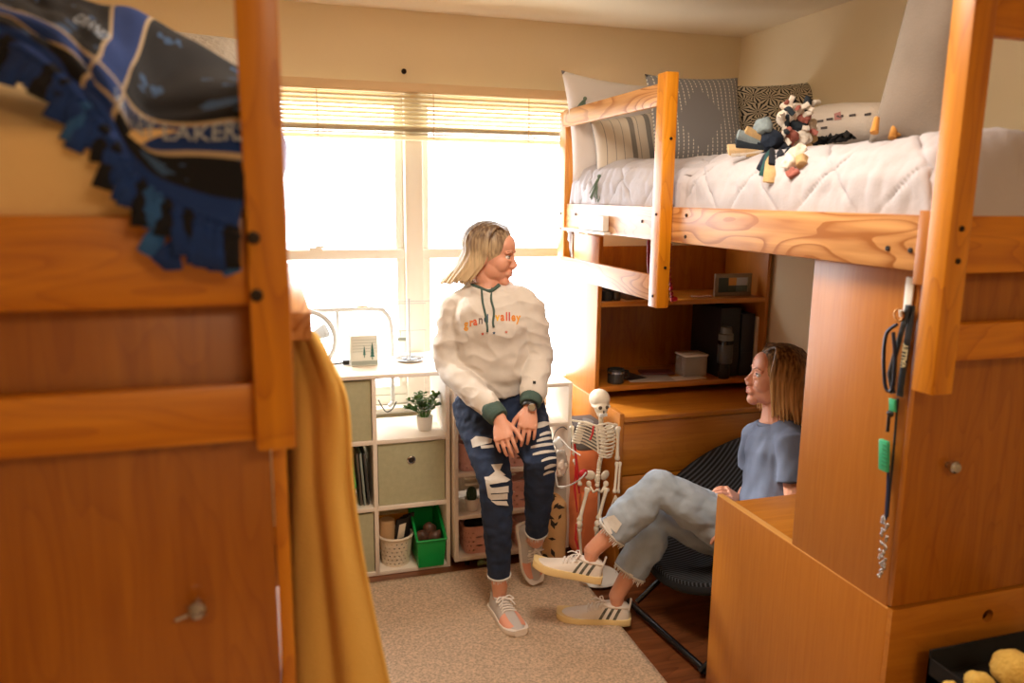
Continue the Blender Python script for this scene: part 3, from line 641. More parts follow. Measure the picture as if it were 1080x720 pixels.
# ================================================================== SOFT THINGS
def uvgrid(mb_fn, nu, nv, name, m, parent=None, th=0):
    b = MB(); uv = b.b.loops.layers.uv.new('UVMap'); R = [[(b.b.verts.new(mb_fn(i/nu, j/nv)), (i/nu, j/nv)) for j in range(nv+1)] for i in range(nu+1)]
    for i in range(nu):
        for j in range(nv):
            q = [R[i][j], R[i+1][j], R[i+1][j+1], R[i][j+1]]; f = b.b.faces.new([x[0] for x in q])
            for l, x in zip(f.loops, q): l[uv].uv = x[1]
    return obj(name, b, m, parent, smooth=True)
def shader(name, base='#cccccc', rough=.95):
    m = mat(name, base, rough, .2, 350); nt = m.node_tree; uvn = nt.nodes.new('ShaderNodeUVMap'); sp = nt.nodes.new('ShaderNodeSeparateXYZ'); nt.links.new(uvn.outputs[0], sp.inputs[0])
    def S(v): return v
    def op(o, a, b=None, c=None):
        n = nt.nodes.new('ShaderNodeMath'); n.operation = o
        for i, x in enumerate((a, b, c)):
            if x is None: continue
            if isinstance(x, (int, float)): n.inputs[i].default_value = x
            else: nt.links.new(x, n.inputs[i])
        return n.outputs[0]
    def mix(f, a, b):
        n = nt.nodes.new('ShaderNodeMix'); n.data_type = 'RGBA'
        if isinstance(f, (int, float)): n.inputs[0].default_value = f
        else: nt.links.new(f, n.inputs[0])
        for i, x in ((6, a), (7, b)):
            if isinstance(x, str): n.inputs[i].default_value = lin(x)
            else: nt.links.new(x, n.inputs[i])
        return n.outputs[2]
    def out(c): nt.links.new(c, nt.nodes['Principled BSDF'].inputs['Base Color'])
    return m, sp.outputs[0], sp.outputs[1], op, mix, out, uvn, nt
def pillow(name, c4, th, m, label, group='pillows on the right bed', e=3.2, wr=.006, parent=None):
    c4 = [V(c) for c in c4]; n = (c4[1]-c4[0]).cross(c4[3]-c4[0]).normalized(); b = MB(); uv = b.b.loops.layers.uv.new('UVMap'); N = 26
    def pt(u, v, s):
        q = (2*u-1, 2*v-1); k = max(0, 1-abs(q[0])**e)**.6*max(0, 1-abs(q[1])**e)**.6
        # edges bow inwards between pointed corners
        uu = .5+(u-.5)*(1-.07*(1-q[1]**2)); vv = .5+(v-.5)*(1-.07*(1-q[0]**2))
        p = lerp(lerp(c4[0], c4[1], uu), lerp(c4[3], c4[2], uu), vv)
        return p+n*s*th*k+V((1, 1, 1))*wr*k*noise.noise(p*9+V((s*5, 0, 0)))
    F = {}
    for s in (1, -1):
        R = []
        for i in range(N+1):
            r = []
            for j in range(N+1):
                ed = i in (0, N) or j in (0, N)
                if s == -1 and ed: r.append(F[(i, j)])
                else:
                    v_ = b.b.verts.new(pt(i/N, j/N, s)); r.append(v_)
                    if ed: F[(i, j)] = v_
            R.append(r)
        for i in range(N):
            for j in range(N):
                q = [(i, j), (i+1, j), (i+1, j+1), (i, j+1)]; f = b.b.faces.new([R[x][y] for x, y in q])
                for l, (x, y) in zip(f.loops, q): l[uv].uv = (x/N, y/N)
    bmesh.ops.recalc_face_normals(b.b, faces=b.b.faces[:])
    o = obj(name, b, m, parent, smooth=True)
    if not parent: tag(o, label, 'pillow', group)
    return o
# comforter on the right bed, quilted in diamonds
M['quilt'] = mat('white_quilt', '#c0bbc0', .95, .12, 120, .02, 10)
XA, XB_, YA, YB_ = 1.318, 2.32, 1.275, 3.385
def crease(a, b):
    d1 = abs(((a+b)/.30) % 1-.5); d2 = abs(((a-b)/.30) % 1-.5)
    return -(math.exp(-((.5-d1)/.028)**2)+math.exp(-((.5-d2)/.028)**2))
def quilt(u, v):
    y = lerp(YA, YB_, u); s = v*1.30                                # arc length across, starting down behind the rail
    prof = [(0, 1.337, 1.60), (.05, 1.334, 1.66), (.12, 1.336, 1.725), (.19, 1.362, 1.775), (.27, 1.43, 1.805), (.36, 1.52, 1.815), (1.2, 2.30, 1.80), (1.3, 2.30, 1.72)]
    for (s0, x0, z0), (s1, x1, z1) in zip(prof, prof[1:]):
        if s <= s1+1e-9: t = (s-s0)/(s1-s0); break
    x, z = lerp(x0, x1, t), lerp(z0, z1, t)
    nx, nz = (-1, .2) if s < .15 else ((-.6, .8) if s < .3 else (0, 1))
    d = crease(y*1.0, s*1.0)*.010 + .014*noise.noise(V((y*6, s*7, 3))) + .007*noise.noise(V((y*30, s*9, 1)))+.003*noise.noise(V((y*60, s*30, 1)))
    d += .02*noise.noise(V((y*1.7, s*2, 0)))
    d = d*min(1, .15+s/.10) if s < .085 else d
    e_ = min(1, (y-YA)/.09, (YB_-y)/.05); z -= (1-max(0, e_))**2*.20
    return V((x+nx*d, y, z+nz*d))
cm = uvgrid(quilt, 260, 170, 'comforter', M['quilt']); tag(cm, 'white diamond quilted comforter spread over the right bed', 'comforter'); solidify(cm, .012, 1)
mt = MB().box(1.345, 2.29, 1.30, 3.395, 1.553, 1.70, .03); tag(obj('mattress', mt, M['white']), 'white mattress hidden under the quilted comforter on the right bed', 'mattress')
# patterned pillow covers
m, U, Vv, op, mix, out, uvn, nt = shader('striped_linen', '#d9cdc0')
f1 = op('FRACT', op('MULTIPLY', U, 5.2)); s1 = op('MULTIPLY', op('LESS_THAN', f1, .30), op('GREATER_THAN', U, .33)); f2 = op('FRACT', op('MULTIPLY', U, 10.4)); s2 = op('LESS_THAN', f2, .07)
out(mix(s2, mix(s1, '#ddd2c4', '#8f8a85'), '#8f8a85')); M['striped'] = m
m, U, Vv, op, mix, out, uvn, nt = shader('grey_stitched', '#8f8f95')
fu = op('LESS_THAN', op('FRACT', op('MULTIPLY', U, 19)), .2); fv = op('LESS_THAN', op('FRACT', op('MULTIPLY', Vv, 26)), .66)
dia = op('ADD', op('ABSOLUTE', op('SUBTRACT', op('FRACT', op('ADD', op('MULTIPLY', U, 1.0), .02)), .5)), op('MULTIPLY', op('ABSOLUTE', op('SUBTRACT', op('FRACT', op('MULTIPLY', Vv, 1.0)), .48)), .72))
msk = op('GREATER_THAN', dia, .27); out(mix(op('MULTIPLY', op('MULTIPLY', fu, fv), msk), '#8d8d92', '#e6e2da')); M['stitched'] = m
m, U, Vv, op, mix, out, uvn, nt = shader('floral_burst', '#d8cdb9')
vo = nt.nodes.new('ShaderNodeTexVoronoi'); vo.voronoi_dimensions = '2D'; vo.inputs['Scale'].default_value = 5.5; vo.inputs['Randomness'].default_value = .7; nt.links.new(uvn.outputs[0], vo.inputs['Vector'])
vm = nt.nodes.new('ShaderNodeVectorMath'); vm.operation = 'SCALE'; vm.inputs['Scale'].default_value = 1; nt.links.new(uvn.outputs[0], vm.inputs[0])
vs_ = nt.nodes.new('ShaderNodeVectorMath'); vs_.operation = 'SUBTRACT'; nt.links.new(vm.outputs[0], vs_.inputs[0]); nt.links.new(vo.outputs['Position'], vs_.inputs[1])
sx = nt.nodes.new('ShaderNodeSeparateXYZ'); nt.links.new(vs_.outputs[0], sx.inputs[0])
an = op('ARCTAN2', sx.outputs[1], sx.outputs[0]); pet = op('GREATER_THAN', op('SINE', op('MULTIPLY', an, 13)), .25); di = vo.outputs['Distance']
bl_ = op('MULTIPLY', pet, op('GREATER_THAN', di, .10)); bl_ = op('MAXIMUM', bl_, op('LESS_THAN', di, .07)); out(mix(bl_, '#cfc4ae', '#1c1d24')); M['floral'] = m
M['pillow_white'] = mat('pillow_white', '#e6dedb', .95, .2, 200); M['tassel_green'] = mat('tassel_green', '#75897a', .9, .3, 200)
pt_ = lambda x, y, Y: HY(x, y, Y)
pillow('pillow', [pt_(604, 192, 3.30), pt_(705, 185, 3.32), pt_(700, 92, 3.36), pt_(592, 74, 3.34)], .065, M['pillow_white'], 'plain white pillow with a green tassel corner, farthest left on the right bed')
pillow('pillow', [pt_(628, 190, 3.16), pt_(722, 186, 3.14), pt_(712, 112, 3.22), pt_(622, 128, 3.22)], .055, M['striped'], 'beige pillow with grey stripes behind the guard rail')
pillow('pillow', [pt_(690, 182, 3.02), pt_(789, 172, 3.0), pt_(778, 82, 3.12), pt_(680, 78, 3.14)], .06, M['stitched'], 'grey square pillow stitched with white dashes, right of the guard post')
pillow('pillow', [pt_(775, 165, 3.10), pt_(868, 158, 3.05), pt_(860, 86, 3.16), pt_(766, 90, 3.18)], .05, M['floral'], 'pillow with black burst flowers on cream')
rnd = random.Random(2)
for (px, py, L_, dr, lb) in ((632, 186, .10, (-.5, -.3, -1), 'long green yarn tassel hanging over the comforter below the striped pillow'), (617, 104, .06, (-.5, -.1, -.8), 'short green yarn tassel on the plain white pillow above the guard rail')):
    tb_ = MB(); base = HY(px, py, 3.07 if py > 150 else 3.285)
    for i in range(22):
        d = (V(dr)+V((rnd.uniform(-.45, .45), rnd.uniform(-.2, .1), rnd.uniform(-.2, .2)))).normalized(); tb_.tube([base, base+d*L_*.5+V((0, 0, -.004)), base+d*L_*rnd.uniform(.8, 1)+V((0, 0, -.012))], [.0028, .0025, .0015], 5)
    tb_.ell(base, .009, None, 10, 8); tag(obj('tassel', tb_, M['tassel_green']), lb, 'tassel', 'green tassels')
# beige embroidered bolster
M['bolster'] = mat('bolster_cloth', '#cdbfb0', .95, .3, 180)
p0, p1 = HY(848, 132, 2.55), HY(938, 128, 2.05); b = MB(); ax = (p1-p0)
pts = [p0+ax*t for t in (0, .04, .12, .3, .5, .7, .9, .97, 1)]; b.tube(pts, [.02, .05, .062, .068, .07, .068, .06, .05, .02], 28)
for v in b.b.verts: v.co += V((0, 0, 1))*.008*noise.noise(v.co*12)
bo = tag(obj('bolster', b, M['bolster'], smooth=True), 'beige bolster cushion embroidered with dark dashes, lying behind the rag toy', 'cushion')
bv = bvh_of(bo); q = []
for x, y in ((862, 127), (872, 125), (883, 122), (896, 121), (912, 120), (866, 134)): q.append([(x, y), (x+7, y-1), (x+7, y+1.6), (x, y+2.4)])
obj('embroidery', decal(bv, q), mat('dark_thread', '#4d4340', .9), bo)
obj('embroidery', decal(bv, [[(880, 120), (887, 118), (888, 126), (881, 127)]]), mat('rose_thread', '#b07a72', .9), bo)
# dark throw lying under the bolster
b = MB().grid(lambda u, v: HY(858, 153, 2.15).lerp(HY(900, 147, 1.98), u)+V((.0, .02, .015))*v*(1+.4*noise.noise(V((u*7, v*5, 0))))+V((0, 0, .012*noise.noise(V((u*9, v*6, 2))))), 20, 8)
tag(solidify(obj('scarf', b, M['blackmat'], smooth=True), .012), 'black scarf edge poking out below the beige bolster', 'scarf')
# rag toy made of knotted fabric strips
t = thing('rag_toy', 'dog toy of knotted patchwork fabric strips with long navy, tan and cream fringe', 'toy', HY(830, 170, 2.2))
cols = ['#1f2a3c', '#c9a878', '#e7ddd0', '#26303a', '#8b9aa0', '#2f5a5c', '#d8b98c', '#1a1f2c', '#a8655a', '#e5d7c6']
mm = [mat('rag_%d' % i, c_, .95, .3, 200, .12, 60) for i, c_ in enumerate(cols)]
rnd = random.Random(11); bvc = bvh_of(cm)
def lay(x, y, lift=.036):
    d_ = ray(x, y).normalized(); h = bvc.ray_cast(CAM, d_); return (h[0]-d_*lift+V((0, 0, .004))) if h[0] is not None else HY(x, y, 2.1)
def strip(p0, d, L_, w_, m_, par, nm='fabric_strip', cv=None):
    s = (d.cross(V((.5, .8, -.2)))+V((0, 0, rnd.uniform(-.4, .4)))).normalized(); cv = cv or spline([p0, p0+d*L_*.4+V((-.004, -.004, .008)), p0+d*L_*.75+V((-.003, -.003, .002)), p0+d*L_], 4)
    obj(nm, MB().tube(cv, [(w_*(.6+.4*min(1, i/3)), .0055) for i in range(len(cv))], 8, True, s), m_, par)
hub = lay(816, 158, .05)
for (x, y, L_, mi) in ((768, 158, .15, 6), (770, 160, .15, 2), (776, 150, .13, 3), (780, 166, .12, 7), (786, 160, .12, 1), (792, 168, .12, 6), (806, 188, .11, 5), (811, 194, .11, 1), (803, 182, .1, 0), (798, 150, .1, 0), (778, 142, .12, 4), (786, 138, .1, 1), (815, 176, .08, 7), (800, 160, .09, 0), (822, 168, .07, 7), (830, 162, .06, 0)):
    p = lay(x, y); d = (p-hub); L2 = d.length; strip(hub, d.normalized(), L2, .017, mm[mi], t, cv=spline([hub]+[lay(lerp(816, x, f), lerp(156, y, f), lerp(.05, .03, f)) for f in (.35, .7, 1)], 3))
for i, (x, y, r, mi) in enumerate(((806, 134, .024, 4), (812, 148, .030, 0), (824, 158, .028, 7), (834, 172, .02, 2), (842, 164, .022, 9), (836, 184, .014, 8), (850, 158, .02, 6), (846, 172, .015, 1), (832, 146, .024, 8), (852, 108, .014, 3), (840, 132, .024, 3), (838, 118, .024, 2), (846, 126, .02, 8), (828, 124, .022, 2), (852, 134, .022, 9), (846, 146, .026, 2), (856, 144, .018, 1), (838, 140, .022, 9), (830, 112, .014, 9), (850, 116, .015, 3), (842, 154, .02, 2))):
    b = MB().ell((lay(x, y, r*.8+.018) if y > 145 else HY(x, y, 2.10+.01*(i % 3))), (r*1.15, r*1.1, r*1.1), None, 24, 18)
    for v in b.b.verts: v.co += V((noise.noise(v.co*50), noise.noise(v.co*50+V((9, 0, 0))), noise.noise(v.co*50+V((0, 9, 0)))))*.011
    obj('fabric_knot', b, mm[mi], t, smooth=True)
for i in range(26):
    d = V((rnd.uniform(-1, 1), rnd.uniform(-1, .1), rnd.uniform(-.4, 1))).normalized(); c_ = HY(rnd.uniform(826, 856), rnd.uniform(112, 150), 2.10)
    strip(c_, d, rnd.uniform(.03, .05), .008, mm[rnd.choice([2, 9, 3, 8, 2, 6])], t, 'fabric_end')
# big grey-cream pillow leaning at the near end
M['pillow_grey'] = mat('pillow_greybeige', '#85796e', .95, .2, 250, .12, 6)
bp_ = pillow('pillow', [HY(916, 150, 1.62), HY(1012, 166, 1.42), HY(1030, -40, 1.46), HY(966, -30, 1.66)], .05, M['pillow_grey'], 'large grey-beige pillow standing against the near corner post')
for (x, y, c_, L_) in ((968, 2, '#2a4a92', .035), (961, 22, '#2a4a92', .03), (938, 108, '#3a4a7a', .02)):
    obj('trim_tuft', MB().ell(HY(x, y, 1.60), (.010, .010, L_)), mat('trim%d' % int(x), c_, .9), bp_, smooth=True)
for x, y in ((925, 132), (944, 138), (950, 136)): obj('tassel', MB().tube([HY(x, y-8, 1.56), HY(x-3, y+8, 1.55)], [.006, .010], 10), mat('ochre_tassel', '#c98f45', .9), bp_)
obj('piping', MB().tube([HY(966, 30, 1.625), HY(952, 70, 1.62), HY(936, 110, 1.61)], .004, 8), M['pillow_white'], bp_)

# left bed bedding
M['duvet_cream'] = mat('cream_duvet', '#f0cd92', .95, .15, 80, .03, 6)
b = MB().box(-.985, -.03, 1.14, 3.14, 1.553, 1.68, .03); tag(obj('mattress', b, M['white']), 'mattress hidden under the cream duvet on the left bed', 'mattress')
def duvet(u, v):
    x = lerp(-.99, -.018, u); s = v; 
    y, z = (1.132, lerp(1.60, 1.74, s/.15)) if s < .15 else (1.132+(s-.15)*.35/.15 if s < .3 else lerp(1.482, 3.10, (s-.3)/.7), 1.74+.09*math.sin(min(1, (s-.15)/.2)*math.pi/2))
    puff = math.sin(math.pi*min(1, max(0, s/.35)))*.02
    ex = max(0, 1-(-.018-x)/.08); z -= ex*ex*.06
    return V((x, y-puff+.010*noise.noise(V((x*7, s*9, 0))), z+.02*noise.noise(V((x*4+3, s*7, 0)))+.006*noise.noise(V((x*16+s*10, s*12, 0)))))
dv = uvgrid(duvet, 80, 110, 'duvet', M['duvet_cream']); tag(solidify(dv, .012, 1), 'cream duvet puffed up over the end of the left bed', 'duvet')
# team blanket
m, U, Vv, op, mix, out, uvn, nt = shader('team_blanket', '#101522', .95)
no = nt.nodes.new('ShaderNodeTexNoise'); no.inputs['Scale'].default_value = 9; no.inputs['Detail'].default_value = 3; nt.links.new(uvn.outputs[0], no.inputs['Vector'])
band = op('MAXIMUM', op('LESS_THAN', op('ABSOLUTE', op('SUBTRACT', U, .60)), .055), op('LESS_THAN', op('ABSOLUTE', op('SUBTRACT', Vv, .56)), .06)); band = op('MAXIMUM', band, op('GREATER_THAN', Vv, .80))
l1 = op('LESS_THAN', op('ABSOLUTE', op('SUBTRACT', op('ABSOLUTE', op('SUBTRACT', U, .60)), .062)), .007); l2 = op('LESS_THAN', op('ABSOLUTE', op('SUBTRACT', op('ABSOLUTE', op('SUBTRACT', Vv, .56)), .07)), .011)
ln = op('MAXIMUM', l1, l2); ln = op('MULTIPLY', ln, op('LESS_THAN', Vv, .82)); bz = op('GREATER_THAN', no.outputs['Fac'], .60)
out(mix(ln, mix(band, mix(bz, '#0f1119', '#3a5a86'), '#16387c'), '#b7a386')); M['team'] = m; M['royal'] = mat('royal_blue_fleece', '#173a80', .95, .3, 150, .25, 30); M['team_black'] = mat('black_fleece', '#10121c', .95, .3, 150, .3, 30); M['midblue'] = mat('mid_blue_fleece', '#2c5fa3', .95, .3, 150, .2, 30)
rows = [[(-60, -60, 1.5), (30, -18, 1.5), (80, 2, 1.45), (140, 14, 1.45), (205, 48, 1.40), (285, 95, 1.33)],
        [(-60, -30, 1.38), (20, 2, 1.38), (78, 22, 1.32), (128, 52, 1.26), (170, 98, 1.20), (268, 92, 1.17)],
        [(-60, -8, 1.28), (10, 12, 1.25), (68, 42, 1.20), (114, 84, 1.15), (160, 135, 1.12), (262, 132, 1.10)],
        [(-60, 14, 1.22), (0, 26, 1.20), (55, 56, 1.17), (106, 108, 1.12), (160, 178, 1.085), (258, 200, 1.072)],
        [(-60, 26, 1.20), (-5, 38, 1.19), (48, 68, 1.15), (100, 120, 1.11), (160, 205, 1.070), (250, 246, 1.062)]]
G = [[HY(x, y, Y) for x, y, Y in r] for r in rows]
def surf(G, u, v):
    def cr(p, t):
        n = len(p)-1; i = min(int(t*n), n-1); f = t*n-i; a, b_, c_, d = p[max(i-1, 0)], p[i], p[i+1], p[min(i+2, n)]
        return .5*((2*b_)+(c_-a)*f+(2*a-5*b_+4*c_-d)*f*f+(3*b_-a-3*c_+d)*f**3)
    return cr([cr(r, u) for r in G], v)
tbk = thing('fleece_blanket', 'blue and black team fleece blanket with knotted fringe over the left bed', 'blanket', G[2][2])
bf = lambda u, v: surf(G, u, v)+V((0, -.006, .008))*noise.noise(V((u*9, v*7, 0)))
o = uvgrid(bf, 70, 40, 'blanket_cloth', M['team'], tbk); solidify(o, .006, 1)
def ontosurf(s, u0, v0, du, dv, size, m, name='lettering'):
    me = textmesh(s, 1, .0, bold=.01); bb = [v.co for v in me.vertices]; x0_, x1_ = min(c.x for c in bb), max(c.x for c in bb); h = max(c.y for c in bb)
    tb2 = bmesh.new(); tb2.from_mesh(me); bmesh.ops.subdivide_edges(tb2, edges=tb2.edges[:], cuts=1); 
    for v in tb2.verts:
        a = (v.co.x-x0_)/(x1_-x0_); c_ = v.co.y/h-.5; v.co = bf(u0+du[0]*a+dv[0]*c_, v0+du[1]*a+dv[1]*c_)+V((0, -.013, .010))
    w_ = MB(); w_.b.free(); w_.b = tb2; return obj(name, w_, m, tbk)
M['letter_grey'] = mat('blanket_letter', '#a9b4c4', .9)
ontosurf('VALLEY LAKERS', .655, .56, (.335, 0), (0, -.08), 1, M['letter_grey'])
ontosurf('GRAND', .42, .28, (.14, .02), (.02, -.10), 1, M['letter_grey'])
rnd = random.Random(21)
for i in range(46):
    u = (i+.5)/46; p = surf(G, u, 1.0); q = surf(G, u, .96); dn = (p-q).normalized(); m_ = rnd.choice([M['royal'], M['royal'], M['midblue'], M['team_black'], M['royal']])
    s = (surf(G, min(1, u+.01), 1)-surf(G, max(0, u-.01), 1)).normalized(); L_ = rnd.uniform(.035, .055)
    dd = (dn*.9+V((rnd.uniform(-.35, .35), -.12, -.35))).normalized(); k = p+dn*.004+V((0, -.006, 0))
    cv = [k-dn*.012, k, k+dd*L_*.5+V((0, -.006, 0)), k+dd*L_]
    b = MB().tube(cv, [(.006, .003), (.007, .005), (.010, .0025), (.012, .002)], 8, True, s).ell(k, (.0095, .008, .008), None, 10, 8)
    obj('fringe', b, m_, tbk, smooth=True)
for (x, y, Y, dx, dy) in ((232, 258, 1.058, 14, 30), (215, 262, 1.056, -6, 18), (190, 255, 1.058, -22, 24), (172, 238, 1.06, -18, 30), (180, 262, 1.056, 2, 22), (205, 262, 1.056, 4, 14)):
    a, c_ = HY(x, y, Y), HY(x+dx, y+dy, Y); obj('fringe', MB().tube([a+V((0, -.004, 0)), (a+c_)/2+V((0, -.008, 0)), c_], [(.008, .004), (.012, .003), (.012, .0025)], 8, True, (c_-a).cross(V((0, 1, 0))).normalized()), rnd.choice([M['royal'], M['midblue']]), tbk)
# grey fluffy pillow behind, and a blue ball hanging at the window
M['fluff'] = mat('grey_fluff', '#b9b0a5', 1, .9, 60, .15, 20)
pillow('pillow', [HY(150, 120, 2.6), HY(262, 110, 2.6), HY(256, 42, 2.7), HY(165, 30, 2.7)], .07, M['fluff'], 'fluffy grey pillow at the far end of the left bed, behind the blanket', None)
bb_ = MB().lathe(HY(278, 162, 2.9)+V((0, 0, -.12)), [(0, 0), (.03, .008), (.06, .035), (.078, .08), (.083, .12), (.078, .16), (.06, .205), (.03, .232), (0, .24)], 30)
tag(obj('balloon', bb_, mat('lilac_balloon', '#a9a7d8', .35), smooth=True), 'lilac blue round balloon edge beside the left corner post', 'balloon')
bst = MB().tube(spline([HY(299, 196, 2.9), HY(301, 240, 2.9), HY(300, 280, 2.9), HY(303, 312, 2.88)], 6), .0018, 5); tag(obj('balloon_string', bst, mat('pink_ribbon', '#d94a74', .6)), 'thin pink ribbon hanging down below the balloon by the corner post', 'ribbon')
# yellow blanket hanging from the beam
M['yellow'] = mat('mustard_cloth', '#e8bb62', .95, .15, 200, .05, 7)
ctl = [[(296, 338, 1.55), (306, 336, 1.50), (318, 340, 1.45), (334, 356, 1.42)],
       [(298, 420, 1.50), (312, 420, 1.45), (342, 420, 1.38), (366, 415, 1.36)],
       [(300, 520, 1.46), (314, 520, 1.38), (345, 520, 1.33), (374, 520, 1.31)],
       [(302, 640, 1.42), (316, 640, 1.35), (352, 640, 1.30), (393, 640, 1.28)],
       [(304, 800, 1.40), (318, 800, 1.33), (366, 800, 1.28), (428, 800, 1.27)]]
GY = [[HY(*p) for p in r] for r in ctl]
def yb(u, v):
    p = surf(GY, u, v); f = .014*v**.5*math.sin(u*17+v*2.2+.9*math.sin(v*5))*(.4+.6*u) + .012*noise.noise(V((u*6, v*3, 0)))
    return p+V((-.3, -1, 0))*f
o = tag(uvgrid(yb, 80, 60, 'throw_blanket', M['yellow']), 'mustard yellow blanket hanging down from the beam end beside the left bed', 'blanket'); solidify(o, .008, 1)

# ================================================================== THINGS ON THE RIGHT BED RAIL AND HUTCH
rb = thing('power_strip', 'white plug box and strip fixed to the rail of the right bed', 'power strip', (1.30, 3.0, 1.55))
p0, p1 = HX(617, 225, 1.309), HX(642, 245, 1.309)
obj('plug_box', MB().box(1.282, 1.309, p1.y, p0.y, p1.z+.004, p0.z-.004, .004), M['white'], rb)
p2_, p3_ = HX(598, 244, 1.309), HX(644, 247, 1.309); obj('strip', MB().box(1.280, 1.309, p3_.y, p2_.y, p3_.z-.004, p3_.z+.008, .003), M['white'], rb)
obj('cable', MB().tube([HX(604, 247, 1.30), HX(603, 262, 1.30), HX(604, 275, 1.30)], .004, 8), M['white'], rb)
M['redbead'] = mat('red_bead', '#8e1a2c', .4)
t = thing('bead_garland', 'dark red bead garland hanging behind the guard post', 'garland', HY(706, 315, 2.95))
for pts in ([HY(707, 258, 2.95), HY(706, 285, 2.95), HY(709, 316, 2.95)], [HY(684, 255, 2.95), HY(684, 275, 2.95), HY(685, 292, 2.95)]):
    cv = spline(pts, 7); b = MB(); [b.ell(p, (.008, .008, .009), None, 10, 8) for p in cv]; obj('beads', b, M['redbead'], t)
obj('pendant', MB().ell(HY(711, 315, 2.95), (.018, .012, .011)).ell(HY(708, 304, 2.95), (.008, .008, .01)), mat('red_pendant', '#c21a3c', .4), t)
# keys and lanyard on the near hutch
XK = 1.349
t = thing('adhesive_hook', 'white adhesive hook stuck on the near hutch side', 'hook', HX(960, 320, XK))
h0, h1 = HX(962, 292, XK), HX(957, 338, XK); cy, cz = (h0.y+h1.y)/2, (h0.z+h1.z)/2
obj('hook_body', MB().box(XK-.006, XK, cy-.012, cy+.012, h1.z, h0.z, .003).tube([(XK-.006, cy, h1.z+.016), (XK-.02, cy, h1.z+.012), (XK-.022, cy, h1.z+.024)], .004, 8), M['white'], t)
XL_ = XK-.010; kx = lambda x, y, off=0: HX(x, y, XL_-off)
t = thing('lanyard', 'black lanyard lettered VALLEY with a green tag and carabiner on the white hook', 'lanyard', HX(940, 400, XL_))
st1 = MB().tube([kx(962, 322), kx(957, 360), kx(951, 400), kx(949, 418)], [(.010, .0012)]*4, 8, True, V((0, 1, 0))); s1 = obj('strap', st1, M['black'], t)
st2 = MB().tube([kx(958, 322, .004), kx(948, 360, .004), kx(938, 395, .004), kx(942, 415, .004)], [(.008, .0012)]*4, 8, True, V((0, 1, 0))); obj('strap', st2, M['black'], t)
me = textmesh('VALLEY', .020, .0004, bold=.0004); w_ = MB(); w_.b.from_mesh(me); a0, a1 = kx(951, 404, .003), kx(958, 346, .003); d = (a1-a0).normalized(); sd = d.cross(V((-1, 0, 0))).normalized()
ctr = (a0+a1)/2
for v in w_.b.verts: v.co = ctr+d*v.co.x*.72-sd*(v.co.y-.007)*.9*-1+V((-.002, 0, 0)) if False else ctr+d*v.co.x*.8+d.cross(V((1, 0, 0)))*(v.co.y-.007)+V((-.002-v.co.z, 0, 0))
obj('lettering', w_, mat('lanyard_letters', '#d3c79a', .7), s1)
obj('key_ring', MB().tube([kx(948, 332, .006)+V((0, .013*math.cos(a), .013*math.sin(a))) for a in [2*math.pi*k/24 for k in range(25)]], .0022, 8, False), mat('brass', '#c08f5a', .3, metal=1), t)
obj('carabiner', MB().tube(spline([kx(946, 342, .01), kx(935, 352, .012), kx(932, 378, .012), kx(934, 408, .012), kx(941, 410, .012), kx(944, 380, .012), kx(942, 350, .012)], 5), .0042, 8), mat('blueblack_metal', '#2b2f3f', .3, metal=.6), t)
M['mint'] = mat('mint_plastic', '#3fb586', .4)
obj('buckle', MB().obb((kx(943, 418, .006)+kx(940, 436, .006))/2, V((.004, 0, 0)), V((0, .009, 0)), V((0, .002, .014)), .002), M['mint'], t)
obj('clip', MB().ell(kx(939, 436, .006), (.006, .010, .008)).tube([kx(938, 436, .006), kx(936, 455, .006)], .004, 8), M['black'], t)
tagp = MB().obb((kx(935, 456, .008)+kx(930, 504, .008))/2, V((.006, 0, 0)), V((0, .013, 0)), V((0, .004, .036)), .003); tg = obj('name_tag', tagp, M['mint'], t)
b = MB(); c0 = (kx(935, 456, .015)+kx(930, 504, .015))/2
for i in range(6): b.obb(c0+V((0, -.003+i*.0003, -.024+i*.0095)), V((.0006, 0, 0)), V((0, .008, .0)), V((0, 0, .0015)))
obj('tag_ridges', b, mat('dark_mint', '#2c8e66', .5), tg)
obj('cord', MB().tube([kx(947, 420, .002), kx(943, 470, .002), kx(936, 545, .002)], [(.004, .0015)]*3, 8, True, V((0, 1, 0))), M['black'], t)
obj('cord', MB().tube([kx(937, 490, .004), kx(936, 520, .004), kx(934, 548, .004)], [(.005, .0015)]*3, 8, True, V((0, 1, 0))), mat('navy_strap', '#182040', .8), t)
b = MB(); rnd = random.Random(4)
for i in range(46):
    f = i/45; b.ell(kx(lerp(934, 929, f)+rnd.uniform(-4, 4), lerp(545, 608, f), .006), (.0035, .0035, .0045), None, 8, 6)
obj('beaded_keys', b, M['steel'], t)
